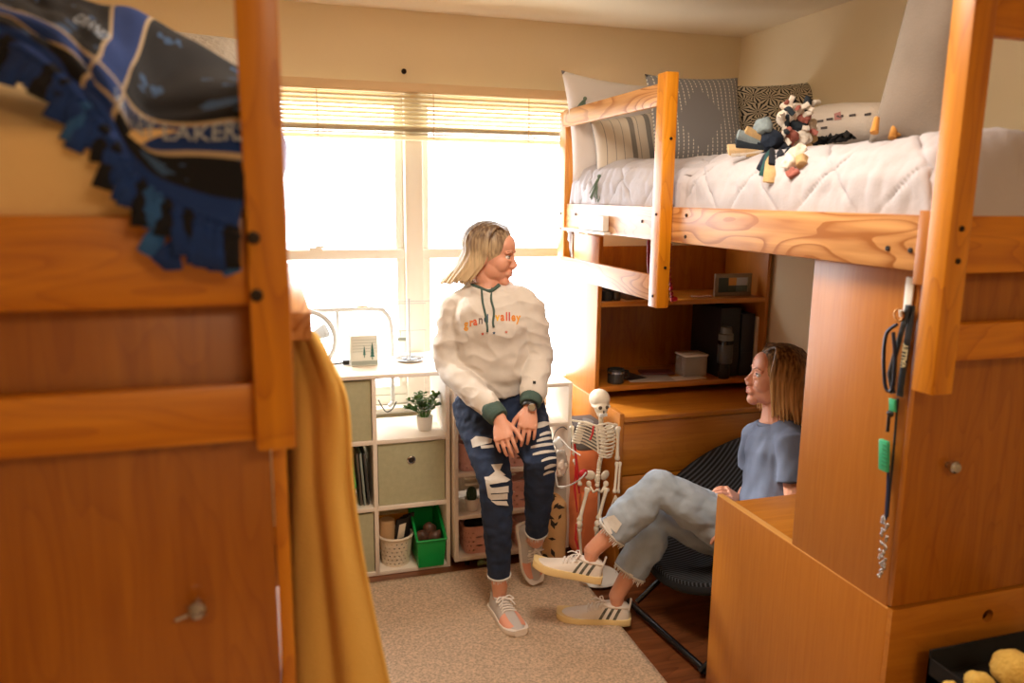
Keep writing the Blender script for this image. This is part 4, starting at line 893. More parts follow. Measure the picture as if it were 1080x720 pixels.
# plush things at the lower right corner
M['plush'] = mat('pale_yellow_plush', '#d9b45c', 1, .8, 80, .12, 30)
for i, (x, y, Y, r, lb) in enumerate(((1070, 706, 1.12, .045, 'pale yellow plush ball at the bottom right corner, largest one'), (1034, 722, 1.12, .030, 'pale yellow plush ball left of the largest at the bottom right'), (1004, 726, 1.13, .018, 'small pale yellow plush ball nearest the desk edge at the bottom right'))):
    c_ = HY(x, y, Y); b = MB().ell(c_, (r, r, r*.9), None, 24, 16)
    for v in b.b.verts: v.co += (v.co-c_).normalized()*.006*noise.noise(v.co*60)
    tag(obj('plush_ball', b, M['plush'], smooth=True), lb, 'toy', 'plush balls')
tz = HY(1060, 712, 1.12).z-.05
t = thing('shadow_stand_in', 'dark box standing in for shadow at the bottom right corner, under the pale plush balls', 'basket', (1.62, 1.12, 0))
b = MB(); b.box(1.42, 1.80, 1.00, 1.005, 0, tz-.03).box(1.42, 1.80, 1.275, 1.28, 0, tz+.02).box(1.42, 1.425, 1.0, 1.28, 0, tz).box(1.795, 1.80, 1.0, 1.28, 0, tz).box(1.42, 1.80, 1.0, 1.28, 0, tz-.04); obj('shadow_stand_in_body', b, M['blackmat'], t)  # black box takes the place of the dark shadow in this corner

# ================================================================== FAR DESK ITEMS
zs, zb = 1.195, .79
pf = thing('photo_frame', 'silver picture frame with a landscape photo on the far hutch shelf', 'picture frame', HY(773, 313, 3.4))
a0, a1 = HY(752, 314, 3.38), HY(794, 288, 3.38); xa, xb, z0, z1 = a0.x+.005, a1.x-.005, zs, a1.z
fr = MB(); w_ = .020; fr.box(xa, xb, 3.375, 3.39, z0, z0+w_, .002).box(xa, xb, 3.375, 3.39, z1-w_, z1, .002).box(xa, xa+w_, 3.376, 3.389, z0+.01, z1-.01, .002).box(xb-w_, xb, 3.376, 3.389, z0+.01, z1-.01, .002)
obj('frame', fr, mat('champagne_frame', '#8f7f6c', .35, metal=.5), pf)
m, U, Vv, op, mix, out, uvn, nt = shader('photo_print', '#888888', .25)
lf_ = op('LESS_THAN', U, .36); rt_ = op('GREATER_THAN', U, .62); low = op('LESS_THAN', Vv, .45); out(mix(rt_, mix(lf_, mix(low, '#e0a04c', '#3b4a40'), '#2f4037'), mix(low, '#c3cbd3', '#5c6c66')))
o = uvgrid(lambda u, v: V((lerp(xa+w_, xb-w_, u), 3.383, lerp(z0+w_, z1-w_, v))), 2, 2, 'photo', m, pf)
for i, (x0, x1, hh, cc, lb) in enumerate(((757, 778, 325, '#15161c', 'black ring binder standing in the far hutch, left one'), (779, 793, 331, '#20222e', 'dark navy book standing next to the black binder'), (794, 806, 334, '#e3d8c8', 'thick white binder standing at the right end of the far hutch'))):
    A, B = HY(x0, 395, 3.34), HY(x1, 395, 3.34); zt = HY((x0+x1)/2, hh, 3.34).z
    b = MB().box(A.x, B.x-.002, 3.34, 3.62, zb, min(zt, 1.165), .003)
    b.box(A.x+.006, B.x-.008, 3.337, 3.341, zb+.05, zb+.12, .001)
    tag(obj('binder', b, mat('binder_%d' % i, cc, .5)), lb, 'binder', 'binders on the far desk')
t = thing('water_bottle', 'black tumbler bottle with a grey lid in front of the binders', 'bottle', HY(763, 398, 3.31))
c_ = HY(763, 398, 3.315); c_.z = zb+.001; tp_ = HY(763, 345, 3.315).z
h = tp_-zb
obj('bottle_body', MB().lathe(c_, [(0, 0), (.026, 0), (.028, .004), (.034, h*.35), (.036, h*.72), (.034, h*.74), (0, h*.74)]), mat('smoked_plastic', '#15171a', .15), t)
obj('lid', MB().lathe(c_, [(.030, h*.74), (.037, h*.745), (.037, h*.86), (.030, h*.88), (.026, h), (0, h)]), mat('grey_lid', '#6d706f', .4), t)
obj('label', MB().lathe(c_, [(.0345, h*.30), (.0372, h*.32), (.0372, h*.66), (.0345, h*.68)], 28, False), mat('bottle_band', '#494c4e', .3), t)
A, B = HZ(722, 398, zb), HZ(749, 398, zb); t = thing('clear_box', 'small clear plastic box with a lid on the far desk', 'box', (A+B)/2); M['clear'] = mat('clear_plastic', '#efe4d8', .2, trans=.7)
zt = HY(735, 374, A.y).z; obj('box_body', MB().box(A.x, B.x, A.y, A.y+.10, zb, zt-.01, .004), M['clear'], t); obj('lid', MB().box(A.x-.004, B.x+.004, A.y-.004, A.y+.104, zt-.01, zt, .003), M['white'], t)
for i, (x, y, w_, d_, an, cc, lb, th_) in enumerate(((690, 402, .115, .09, -.15, '#b9aca0', 'grey magazine spread on the far hutch base, lowest one', .004), (668, 400, .055, .10, .25, '#2a2a2b', 'black notebook lying at the left of the magazines', .006), (698, 397, .085, .055, -.2, '#5c2a2c', 'dark red booklet lying on top of the magazines', .010), (735, 403, .09, .05, .05, '#e0d3c3', 'white sheet of paper in front of the clear box', .002))):
    p = HZ(x, y, zb); ax_ = V((math.cos(an), math.sin(an), 0)); ay_ = V((-math.sin(an), math.cos(an), 0)); z0 = zb+(.0045 if i == 2 else 0)
    tag(obj('magazine', MB().obb(V((p.x, max(p.y+.06, 3.32+d_*.9), z0+th_/2+.0005)), ax_*w_, ay_*d_*.8, V((0, 0, th_/2)), .0008), mat('mag%d' % i, cc, .5)), lb, 'magazine', 'papers on the far desk')
t = thing('glass_mug', 'dark glass mug with a metal band at the left of the far hutch', 'mug', HZ(642, 402, zb)); c_ = HZ(646, 402, zb); c_.x = max(c_.x, 1.50); c_.y = 3.36
obj('mug_body', MB().lathe(c_, [(0, 0), (.036, 0), (.040, .004), (.041, .07), (.038, .072), (.036, .008), (0, .008)]), mat('smoke_glass', '#4b4843', .15, trans=.4), t)
obj('handle', MB().tube([c_+V((.038, 0, .06)), c_+V((.065, 0, .058)), c_+V((.068, 0, .03)), c_+V((.040, 0, .018))], .005, 8), M['black'], t)
obj('band', MB().lathe(c_, [(.041, .05), (.0425, .051), (.0425, .06), (.041, .061)], 28, False), M['steel'], t)
for x, y, r, cc, nm, lb in ((640, 312, .026, '#23282c', 'small_jar', 'small dark jar at the left end of the upper hutch shelf'), (650, 314, .020, '#3c3228', 'small_jar', 'little brown jar beside the dark one on the upper hutch shelf')):
    p = HY(x, y, 3.36); p.z = zs; tag(obj(nm, MB().lathe(p, [(0, 0), (r, 0), (r*1.05, .01), (r, .045), (r*.75, .052), (r*.8, .066), (0, .068)]), mat('jar%d' % x, cc, .3)), lb, 'jar')
A = HY(660, 318, 3.36); tag(obj('wooden_box', MB().box(A.x, A.x+.10, 3.36, 3.46, zs, zs+.045, .004).box(A.x+.01, A.x+.09, 3.357, 3.361, zs+.012, zs+.032, .001), mat('taupe_box', '#6e5a48', .6)), 'low brown box on the upper hutch shelf, seen under the guard rail', 'box')
b = MB(); rnd = random.Random(6)
for i in range(9): p = HY(732+i*2.2, 314, 3.36); b.ell(V((p.x, 3.36+rnd.uniform(-.01, .02), zs+.005)), (.008, .006, .005), None, 8, 6)
tag(obj('trinkets', b, mat('pale_trinket', '#c9a79a', .5)), 'little heap of pale trinkets left of the picture frame', 'trinkets', kind='stuff')

# ================================================================== BAGS AND CABLES BY THE DESK
M['orange'] = mat('orange_canvas', '#f58c55', .8, .3, 250, .05, 12); M['greycloth'] = mat('grey_canvas', '#77736f', .9, .3, 200); M['tan_bag'] = mat('tan_canvas', '#cfa06b', .9, .3, 150, .08, 12)
ob = thing('backpack', 'orange backpack with a grey top standing between the cart and skeleton', 'bag', HZ(603, 592, 0))
c_ = V((1.352, 3.22, 0)); 
b = baked(MB().box(c_.x-.07, c_.x+.075, c_.y-.08, c_.y+.10, .016, .545, .05, 3), .008, 5, lambda q: .008*noise.noise(q*9)); obj('bag_body', b, M['orange'], ob, smooth=True)
b = baked(MB().box(c_.x-.065, c_.x+.07, c_.y-.075, c_.y+.095, .52, .655, .04, 3), .008, 5, lambda q: .010*noise.noise(q*10)); obj('bag_top', b, M['greycloth'], ob, smooth=True)
obj('front_pocket', baked(MB().box(c_.x-.045, c_.x+.05, c_.y-.11, c_.y-.06, .05, .34, .02, 3), .006, 4), M['orange'], ob, smooth=True)
obj('top_band', MB().box(c_.x-.072, c_.x+.077, c_.y-.083, c_.y+.10, .635, .655, .008), mat('brown_band', '#4c3c30', .7), ob)
obj('shoulder_strap', MB().tube(spline([c_+V((.08, -.04, .58)), c_+V((.10, -.06, .40)), c_+V((.105, -.06, .15)), c_+V((.085, -.04, .05))], 5), [(.018, .004)]*16, 8, True, V((0, 1, 0))), M['orange'], ob)
bd = MB().box(c_.x-.02, c_.x+.015, c_.y-.09, c_.y-.106, .42, .45, .001); obj('patch', bd, mat('patch_rust', '#c0562d', .8), ob)
M['leopard'] = mat('dark_leaf_print', '#33271b', .9)
tbg = thing('tote_bag', 'cream tote bag with dark brown leaf print, left of the orange backpack', 'bag', (1.16, 3.07, 0))
b = baked(MB().box(1.12, 1.205, 3.0, 3.14, .016, .37, .035, 3), .007, 4, lambda q: .007*noise.noise(q*10)); tb0 = obj('bag_body', b, M['tan_bag'], tbg, smooth=True)
bv = BVHTree.FromPolygons([v.co+rootloc(tbg) for v in tb0.data.vertices], [tuple(p.vertices) for p in tb0.data.polygons]); rnd = random.Random(9); q = []
for i in range(34):
    x, y = rnd.uniform(568, 594), rnd.uniform(510, 604); a = rnd.uniform(0, 3.1); L_ = rnd.uniform(3, 6); w_ = L_*.4
    q.append([(x+L_*math.cos(a), y+L_*math.sin(a)), (x-w_*math.sin(a), y+w_*math.cos(a)), (x-L_*math.cos(a), y-L_*math.sin(a)), (x+w_*math.sin(a), y-w_*math.cos(a))])
obj('leaf_print', decal(bv, q, sub=1), M['leopard'], tbg)
t = thing('charging_cable', 'white charging cable and plug looping by the skeleton', 'cable', W(590, 500, 3.25)); t['label'] = 'white charging cable looping from the heater towards the skeleton'
obj('cable', MB().tube(spline([W(600, 512, 3.3), W(588, 512, 3.25), W(586, 480, 3.22), W(590, 463, 3.2), W(600, 472, 3.15), W(612, 480, 3.1)], 6), .003, 8), M['white'], t)
obj('cable', MB().tube(spline([W(583, 465, 3.22), W(586, 455, 3.22), W(593, 450, 3.25), W(598, 453, 3.3)], 5), .002, 8), M['black'], t)
obj('cable', MB().tube(spline([W(588, 513, 3.22), W(600, 512, 3.2), W(612, 505, 3.1), W(618, 498, 3.08)], 6), .003, 8), M['white'], t)
obj('plug', MB().obb(W(589, 467, 3.2), V((.014, 0, .012)), V((0, .012, 0)), V((-.01, 0, .016)), .004), M['white'], t)
bgw = baked(MB().ell(W(591, 488, 3.36), (.035, .03, .06)), .005, 2, lambda q: .012*noise.noise(q*30)); tag(obj('plastic_bag', bgw, M['clear'], smooth=True), 'crumpled clear plastic bag behind the charging cable', 'bag')

# ================================================================== ANATOMICAL SKELETON
KS = 3.32
S = lambda x, y, dk=0: W(x, y, KS+dk)
sk = thing('anatomical_skeleton', 'small plastic anatomical skeleton with red painted muscles beside the far desk', 'skeleton', HZ(632, 600, .02))
hc = S(633, 423); b = MB(); b.ell(hc+V((0, .008, .008)), (.044, .052, .044)); b.ell(hc+V((-.004, -.022, -.022)), (.030, .030, .032)); b.ell(hc+V((-.006, -.030, -.046)), (.021, .022, .018))
for s in (-1, 1): b.tube([hc+V((s*.032, -.030, -.020)), hc+V((s*.038, 0, -.014))], .006, 8)
obj('skull', baked(b, .003, 2), M['bone'], sk, smooth=True)
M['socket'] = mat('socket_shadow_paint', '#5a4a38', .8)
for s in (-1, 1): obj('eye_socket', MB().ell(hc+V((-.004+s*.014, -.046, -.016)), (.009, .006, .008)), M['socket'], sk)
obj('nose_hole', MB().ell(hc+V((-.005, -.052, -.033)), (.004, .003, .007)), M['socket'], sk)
tt = MB(); [tt.box(hc.x-.006+(i-3.5)*.0045-.0018, hc.x-.006+(i-3.5)*.0045+.0018, hc.y-.054, hc.y-.046, hc.z-.053+j*.007, hc.z-.047+j*.007, .001) for i in range(8) for j in (0, 1)]
obj('teeth', tt, M['white'], sk)
spn = spline([S(634, 438, .03), S(634, 450, .04), S(636, 470, .045), S(632, 490, .04), S(630, 512, .03)], 9)
obj('spine', (lambda B: ([B.ell(p, (.0105, .010, .0075), None, 12, 8) for p in spn], B)[1])(MB()), M['bone'], sk)
st0, st1 = S(629, 449, -.035), S(631, 478, -.03)
obj('sternum', MB().tube([st0, (st0+st1)/2, st1], [(.008, .004), (.006, .004), (.004, .003)], 8), M['bone'], sk)
for i in range(9):                                                   # ribs of the intact side: thin arcs
    f = i/8; c0 = spn[10].lerp(spn[24], f); fr_ = st0.lerp(st1, min(1, f*1.05)); wd = .058+.018*math.sin(math.pi*min(1, f*.8+.2))
    outp = (c0+fr_)/2+V((wd, 0, -.004)); obj('rib', MB().tube(spline([c0, c0.lerp(outp, .6)+V((.012, .012, .004)), outp, outp.lerp(fr_, .55)+V((.008, -.022, -.008)), fr_+V((.004, 0, -.012))], 5), (.0036), 6), M['bone'], sk)
for i in range(8):                                                   # opened side ribs
    f = i/7; c0 = spn[10].lerp(spn[22], f); e_ = S(lerp(614, 607, f), lerp(447, 466, f), -.07); md_ = (c0+e_)/2+V((-.012, .03, .012))
    obj('rib', MB().tube(spline([c0, md_, e_+V((-.012, .01, .0)), e_+V((.018, -.004, -.006))], 5), .0036, 6), M['bone'], sk)
obj('red_muscle', MB().tube([S(626, 449, -.05), S(625, 457, -.05), S(622, 464, -.05)], [(.006, .004)]*3, 10), M['redmuscle'], sk)
obj('clavicle', MB().tube([st0, S(641, 446, -.02), S(651, 448, 0)], .0048, 8), M['bone'], sk)
obj('clavicle', MB().tube([st0, S(615, 445, -.03), S(602, 443, -.03), S(603, 450, -.03)], .005, 8), M['bone'], sk)
obj('scapula', MB().obb(S(645, 455, .05), V((.022, 0, .004)), V((0, .003, 0)), V((-.006, 0, .034)), .002), M['bone'], sk)
def longbone(a, b_, r, nm, m_='bone'):
    d = (b_-a); q = MB().tube([a, a+d*.06, a+d*.16, a+d*.5, a+d*.84, a+d*.94, b_], [r*1.3, r*1.7, r, r*.85, r, r*1.6, r*1.2], 10); obj(nm, q, M[m_], sk, smooth=True)
longbone(S(652, 450), S(651, 485, .02), .0075, 'humerus'); longbone(S(651, 487, .02), S(648, 520, -.02), .006, 'forearm_bone'); longbone(S(654, 487, .03), S(652, 520, -.01), .005, 'forearm_bone')
longbone(S(603, 449, -.03), S(606, 480, -.02), .0065, 'humerus'); longbone(S(606, 484, -.02), S(612, 512, -.06), .0065, 'forearm_bone')
for k, (x, y) in enumerate(((645, 532), (648, 534), (651, 534), (654, 531))): obj('finger_bone', MB().tube([S(649, 522, -.02), S(x, y, -.03), S(x, y+6, -.03)], .0025, 6), M['bone'], sk)
obj('red_muscle', MB().tube([S(606, 468, -.045), S(607, 476, -.045), S(609, 500, -.05), S(611, 520, -.05)], [.005, .004, .008, .004], 10), M['redmuscle'], sk)
obj('red_muscle', baked(MB().ell(S(615, 499, -.07), (.022, .012, .018), Matrix.Rotation(-.5, 3, 'Y')), .003, 2), M['redmuscle'], sk, smooth=True)
b = MB()
for s, cx_ in ((-1, 622), (1, 638)):
    b.ell(S(cx_, 501, .01), (.026, .010, .024), Matrix.Rotation(s*.5, 3, 'Y') @ Matrix.Rotation(s*.5, 3, 'Z')); b.ell(S(cx_+s, 510, .0), (.012, .012, .014)); b.tube([S(cx_, 512, .0), S(630+s*4, 519, -.02), S(630, 516, -.03)], .006, 8)
b.ell(S(630, 505, .03), (.014, .01, .022)); obj('pelvis', baked(b, .003, 2), M['bone'], sk, smooth=True)
longbone(S(620, 514, -.01), S(611, 550, -.04), .0085, 'femur'); longbone(S(640, 514, -.01), S(631, 548, -.03), .0085, 'femur')
b = MB().ell(S(611, 553, -.045), (.014, .013, .018)); obj('kneecap', b, M['bone'], sk, smooth=True); obj('kneecap', MB().ell(S(630, 552, -.035), (.013, .012, .016)), M['bone'], sk, smooth=True)
longbone(S(611, 556, -.04), S(613, 590, .0), .007, 'shin_bone'); longbone(S(629, 555, -.03), S(628, 590, .0), .007, 'shin_bone')
for a in (S(613, 592), S(628, 592)): obj('foot_bone', MB().tube([a+V((0, .015, .004)), a+V((0, -.02, 0)), a+V((-.005, -.055, -.008))], [(.009, .008), (.013, .007), (.012, .004)], 10), M['bone'], sk)
for (x0, y0, x1, y1) in ((607, 490, 609, 540), (608, 552, 612, 585)): obj('red_muscle', MB().tube([S(x0, y0, -.055), S(x0-1, (y0+y1)/2, -.06), S(x1, y1, -.05)], [.003, .0055, .003], 8), M['redmuscle'], sk)
pb = S(632, 515, .06); base = V((pb.x, pb.y, .014)); obj('stand_pole', MB().tube([pb, base+V((0, 0, .01))], .005, 10), M['whitemetal'], sk)
st_ = MB().lathe(base, [(0, 0), (.10, 0), (.105, .006), (.10, .014), (0, .016)]); obj('stand_base', st_, M['white'], sk)

# ================================================================== SAUCER CHAIR
M['cord'] = mat('black_corduroy', '#1b1c20', .95)
nt = M['cord'].node_tree; uvn = nt.nodes.new('ShaderNodeUVMap'); wv = nt.nodes.new('ShaderNodeTexWave'); wv.inputs['Scale'].default_value = 16; nt.links.new(uvn.outputs[0], wv.inputs['Vector'])
rp = nt.nodes.new('ShaderNodeValToRGB'); rp.color_ramp.elements[0].color = lin('#08090b'); rp.color_ramp.elements[1].color = lin('#4a4d54'); rp.color_ramp.elements[0].position = .35
nt.links.new(wv.outputs['Fac'], rp.inputs[0]); nt.links.new(rp.outputs[0], nt.nodes['Principled BSDF'].inputs['Base Color'])
CC = V((1.80, 2.555, .40)); RR = .43
ch = thing('saucer_chair', 'black ribbed saucer chair under the seated woman, on a black tube frame', 'chair', (CC.x, CC.y, .0))
tl = .62; cn = V((-math.sin(tl), 0, math.cos(tl))); ca = V((math.cos(tl), 0, math.sin(tl))); cb = V((0, 1, 0))   # dish axis, up-slope, sideways
def dish(u, v, off=0):
    r = v*RR; a = u*2*math.pi; dep = .155*(1-(v**2))
    return CC+ca*(r*math.cos(a))+cb*(r*math.sin(a))*.98-cn*(dep-off)+cn*.07
b = MB(); uv = b.b.loops.layers.uv.new('UVMap'); NU, NV = 64, 16
R = [[b.b.verts.new(dish(i/NU, max(j, .02)/NV)) for j in range(NV+1)] for i in range(NU)]
for i in range(NU):
    for j in range(NV):
        q = [(i, j), ((i+1) % NU, j), ((i+1) % NU, j+1), (i, j+1)]; f = b.b.faces.new([R[x][y] for x, y in q])
        for l, (x, y) in zip(f.loops, ((i, j), (i+1, j), (i+1, j+1), (i, j+1))): aa = x/NU*2*math.pi; l[uv].uv = (.5+.5*y/NV*math.sin(aa), .5+.5*y/NV*math.cos(aa))
o = obj('seat_dish', b, M['cord'], ch, smooth=True); solidify(o, .03, -1)
obj('rim', MB().tube([dish(k/48, 1.0) for k in range(49)], .016, 10, False), M['blackmat'], ch, smooth=True)
M['tube'] = mat('black_tube', '#15161a', .25)
for s in (-1, 1):
    a0 = CC+ca*-.30+cb*s*.30+cn*.01; a1 = CC+ca*.30+cb*s*.30+cn*.01
    y_ = 2.40+.26*s
    obj('leg', MB().tube([V((a1.x, a1.y, a1.z-.03)), V((1.55, 2.43+.255*s, .16)), V((1.385, 2.43+.25*s, .027))], .011, 10), M['tube'], ch)
    obj('leg', MB().tube([V((a0.x, a0.y, a0.z-.03)), V((1.80, 2.52+.28*s, .14)), V((2.10, 2.52+.27*s, .013))], .011, 10), M['tube'], ch)
obj('foot_bar', MB().tube([(1.357, 2.70, .026), (1.383, 2.43, .026), (1.415, 2.13, .026)], .013, 12), M['tube'], ch)
obj('foot_bar', MB().tube([(2.10, 2.25, .013), (2.10, 2.79, .013)], .011, 12), M['tube'], ch)
# ================================================================== PEOPLE
def frame(f, up=V((0, 0, 1))):
    f = V(f).normalized(); l = V(up).cross(f).normalized(); u = f.cross(l); return Matrix((f, l, u)).transposed()
def fnoise(amp, sc, st=(1, 1, 1), seed=0):
    return lambda p: amp*noise.noise(V((p.x*sc*st[0]+seed, p.y*sc*st[1], p.z*sc*st[2])))
def add_head(mb, c, R, neck_to):
    T = lambda x, y, z: c+R @ V((x, y, z))
    E = lambda x, y, z, a, b_, d: mb.ell(T(x, y, z), (a, b_, d), R, 24, 18)
    E(-.008, 0, .036, .094, .073, .084); E(.028, 0, -.012, .060, .060, .085); E(.028, 0, -.055, .056, .051, .048); E(.066, 0, -.092, .023, .025, .021); E(.092, 0, -.030, .014, .012, .016)
    E(.058, 0, .045, .034, .052, .045)
    for s in (-1, 1):
        E(.050, s*.033, -.024, .034, .028, .036); E(.018, s*.028, -.050, .046, .031, .045); E(-.010, s*.074, -.012, .017, .009, .030); mb.tube([T(.084, s*.012, .022), T(.085, s*.030, .027), T(.070, s*.050, .020)], .0062, 10)
        E(.095, s*.0105, -.033, .009, .007, .007); mb.tube([T(.086, s*.018, -.006), T(.085, s*.032, -.009), T(.074, s*.045, -.006)], .006, 10)
    mb.tube([T(.083, 0, .020), T(.091, 0, -.004), T(.105, 0, -.025), T(.099, 0, -.034)], [.0075, .0075, .0095, .007], 12)
    E(.085, 0, -.056, .012, .024, .010); E(.083, 0, -.068, .011, .020, .009); E(.080, 0, -.062, .016, .028, .016)
    mb.tube([T(-.020, 0, -.03), T(-.022, 0, -.075), c.lerp(neck_to, .75), neck_to], [(.056, .050), (.055, .050), (.056, .052), (.07, .06)], 20, True, R @ V((0, 1, 0)))
def face_parts(par, c, R, look=0, mouth_open=False, brow='brow'):
    T = lambda x, y, z: c+R @ V((x, y, z))
    for s in (-1, 1):
        e = obj('eye', MB().ell(T(.0730, s*.031, .004), (.0110, .0125, .0085), R, 20, 14), M['eye'], par, smooth=True)
        obj('iris', MB().ell(T(.0815, s*.031+look*.004, .004), (.0032, .0052, .0052), R, 14, 10), M['iris'], e)
        obj('eyelashes', MB().tube([T(.081, s*.019, .0075), T(.0855, s*.031, .0108), T(.079, s*.044, .0075)], [.0012, .0018, .0012], 6), M['iris'], par)
        obj('eyebrow', MB().tube([T(.0885, s*.016, .024), T(.0870, s*.030, .029), T(.0745, s*.048, .026)], [(.0030, .0025), (.0034, .0025), (.0018, .0015)], 8), M[brow], par)
    b = MB().tube([T(.083, -.022, -.0585), T(.0935, -.008, -.0540), T(.0945, 0, -.055), T(.0935, .008, -.0540), T(.083, .022, -.0585)], [.002, .0045, .0045, .0045, .002], 10)
    b.tube([T(.082, -.020, -.061), T(.0905, -.008, -.0660), T(.0915, 0, -.067), T(.0905, .008, -.0660), T(.082, .020, -.061)], [.002, .0055, .006, .0055, .002], 10)
    obj('lips', baked(b, .0015, 1), M['lip'], par, smooth=True)
    if mouth_open: obj('teeth', MB().tube([T(.086, -.014, -.0600), T(.0945, 0, -.0600), T(.086, .014, -.0600)], .003, 8), M['white'], par)
def add_hand(mb, wr, d, nr, side, curl=(.25, .35, .3), sc=1.0, spread=.05, thumb=(.8, .62, -.25)):
    d = V(d).normalized(); nr = V(nr); nr = (nr-d*nr.dot(d)).normalized(); side = V(side); side = (side-d*side.dot(d)-nr*side.dot(nr)).normalized()
    kn = wr+d*.088*sc
    mb.tube([wr-d*.015, wr+d*.015*sc, wr+d*.045*sc, wr+d*.075*sc, kn+d*.002], [(.026*sc, .019*sc), (.030*sc, .018*sc), (.038*sc, .0165*sc), (.0405*sc, .014*sc), (.038*sc, .011*sc)], 18, True, side)
    for i, (L_, o) in enumerate(((.072, .0315), (.080, .0105), (.074, -.0105), (.058, -.0315))):
        dd = (d+side*(o/.03)*spread).normalized(); p = kn+side*o*sc-d*(abs(o-.005)*.28)-nr*.001; pts = [p-dd*.02*sc]; ax = side; ang = 0; nn = nr; mb.ell(p+nr*.003, .0098*sc, None, 12, 8)
        for j, fr in enumerate((.44, .31, .25)):
            ang += curl[j]*(1+.12*i); q = dd*math.cos(ang)-nr*math.sin(ang); pts.append(p); p = p+q*L_*fr*sc
        pts.append(p); r = .0084*sc if i < 3 else .0074*sc; mb.tube(pts, [r*1.05, r*1.05, r*.98, r*.9, r*.72], 12); mb.ell(p, r*.74, None, 12, 8)
    tb0 = wr+d*.022*sc+side*.024*sc-nr*.006; tdir = (d*thumb[0]+side*thumb[1]+nr*thumb[2]).normalized(); td2 = (tdir*.75+d*.6-side*.1).normalized()
    mb.tube([tb0-tdir*.01, tb0+tdir*.024*sc, tb0+tdir*.045*sc, tb0+tdir*.045*sc+td2*.030*sc, tb0+tdir*.045*sc+td2*.048*sc], [.014*sc, .0125*sc, .0105*sc, .0095*sc, .007*sc], 12)
    mb.ell(tb0+tdir*.045*sc+td2*.048*sc, .0072*sc, None, 12, 8)
def hair(par, c, R, m, th0, sides, Lfn, sweep, seed=1, part=.0, lift=0.0, shoulder=None):
    """locks combed from a centre parting over the skull, then hanging"""
    T = lambda x, y, z: c+R @ V((x, y, z)); rnd = random.Random(seed); b = MB(); b.ell(T(-.013, 0, .041), (.092, .081, .090), R, 28, 20); b.ell(T(-.05, 0, -.01), (.058, .068, .070), R, 24, 16)
    inv = R.transposed()
    for sgn in sides:
        for i in range(78):
            f = i/77; th = math.radians(lerp(th0[0] if sgn > 0 else th0[1], 180, f)); x0 = lerp(.070, -.075, f**.8)+rnd.uniform(-.004, .004)
            pts = [T(x0, part+sgn*.004, .040+.088*math.sqrt(max(0.05, 1-((x0+.020)/.098)**2))+.004)]
            k = rnd.uniform(1.0, 1.07)
            for ph in (38, 66, 92, 112):
                p = math.radians(ph); bl = min(1, ph/70); thx = th; rx, ry, rz = .100*k, .0865*k, .094*k
                xx = -.015+rx*math.sin(p)*math.cos(thx); xx = lerp(x0*.9+.002, xx, bl); pts.append(T(xx, part*(1-bl)+sgn*ry*math.sin(p)*abs(math.sin(thx))+(0), .040+rz*math.cos(p)))
            e = pts[-1]; L_ = Lfn(f, sgn)*rnd.uniform(.93, 1.04); sw = V(sweep(f, sgn)); j = V((rnd.uniform(-.01, .01), rnd.uniform(-.01, .01), 0))
            q1 = e+V((0, 0, -1))*L_*.35+sw*.25+j*.4; q2 = e+V((0, 0, -1))*L_*.7+sw*.65+j; q3 = e+V((0, 0, -1))*L_+sw*1.0+j*1.6
            cv = spline(pts+[q1, q2, q3], 3); n = len(cv); w_ = rnd.uniform(.0048, .0075); b.tube(cv, [w_*(.55+.6*min(1, k2/5))*(1 if k2 < n*.7 else 1-.75*((k2/n-.7)/.3)) for k2 in range(n)], 6)
    return obj('hair', baked(b, .0028, 1), m, par, smooth=True)
SH = [(0, .010, .050), (.03, .026, .078), (.10, .033, .093), (.20, .035, .090), (.30, .035, .084), (.40, .038, .076), (.52, .043, .064), (.64, .0465, .054), (.76, .0465, .046), (.86, .041, .039), (.94, .030, .033), (1, .012, .026)]
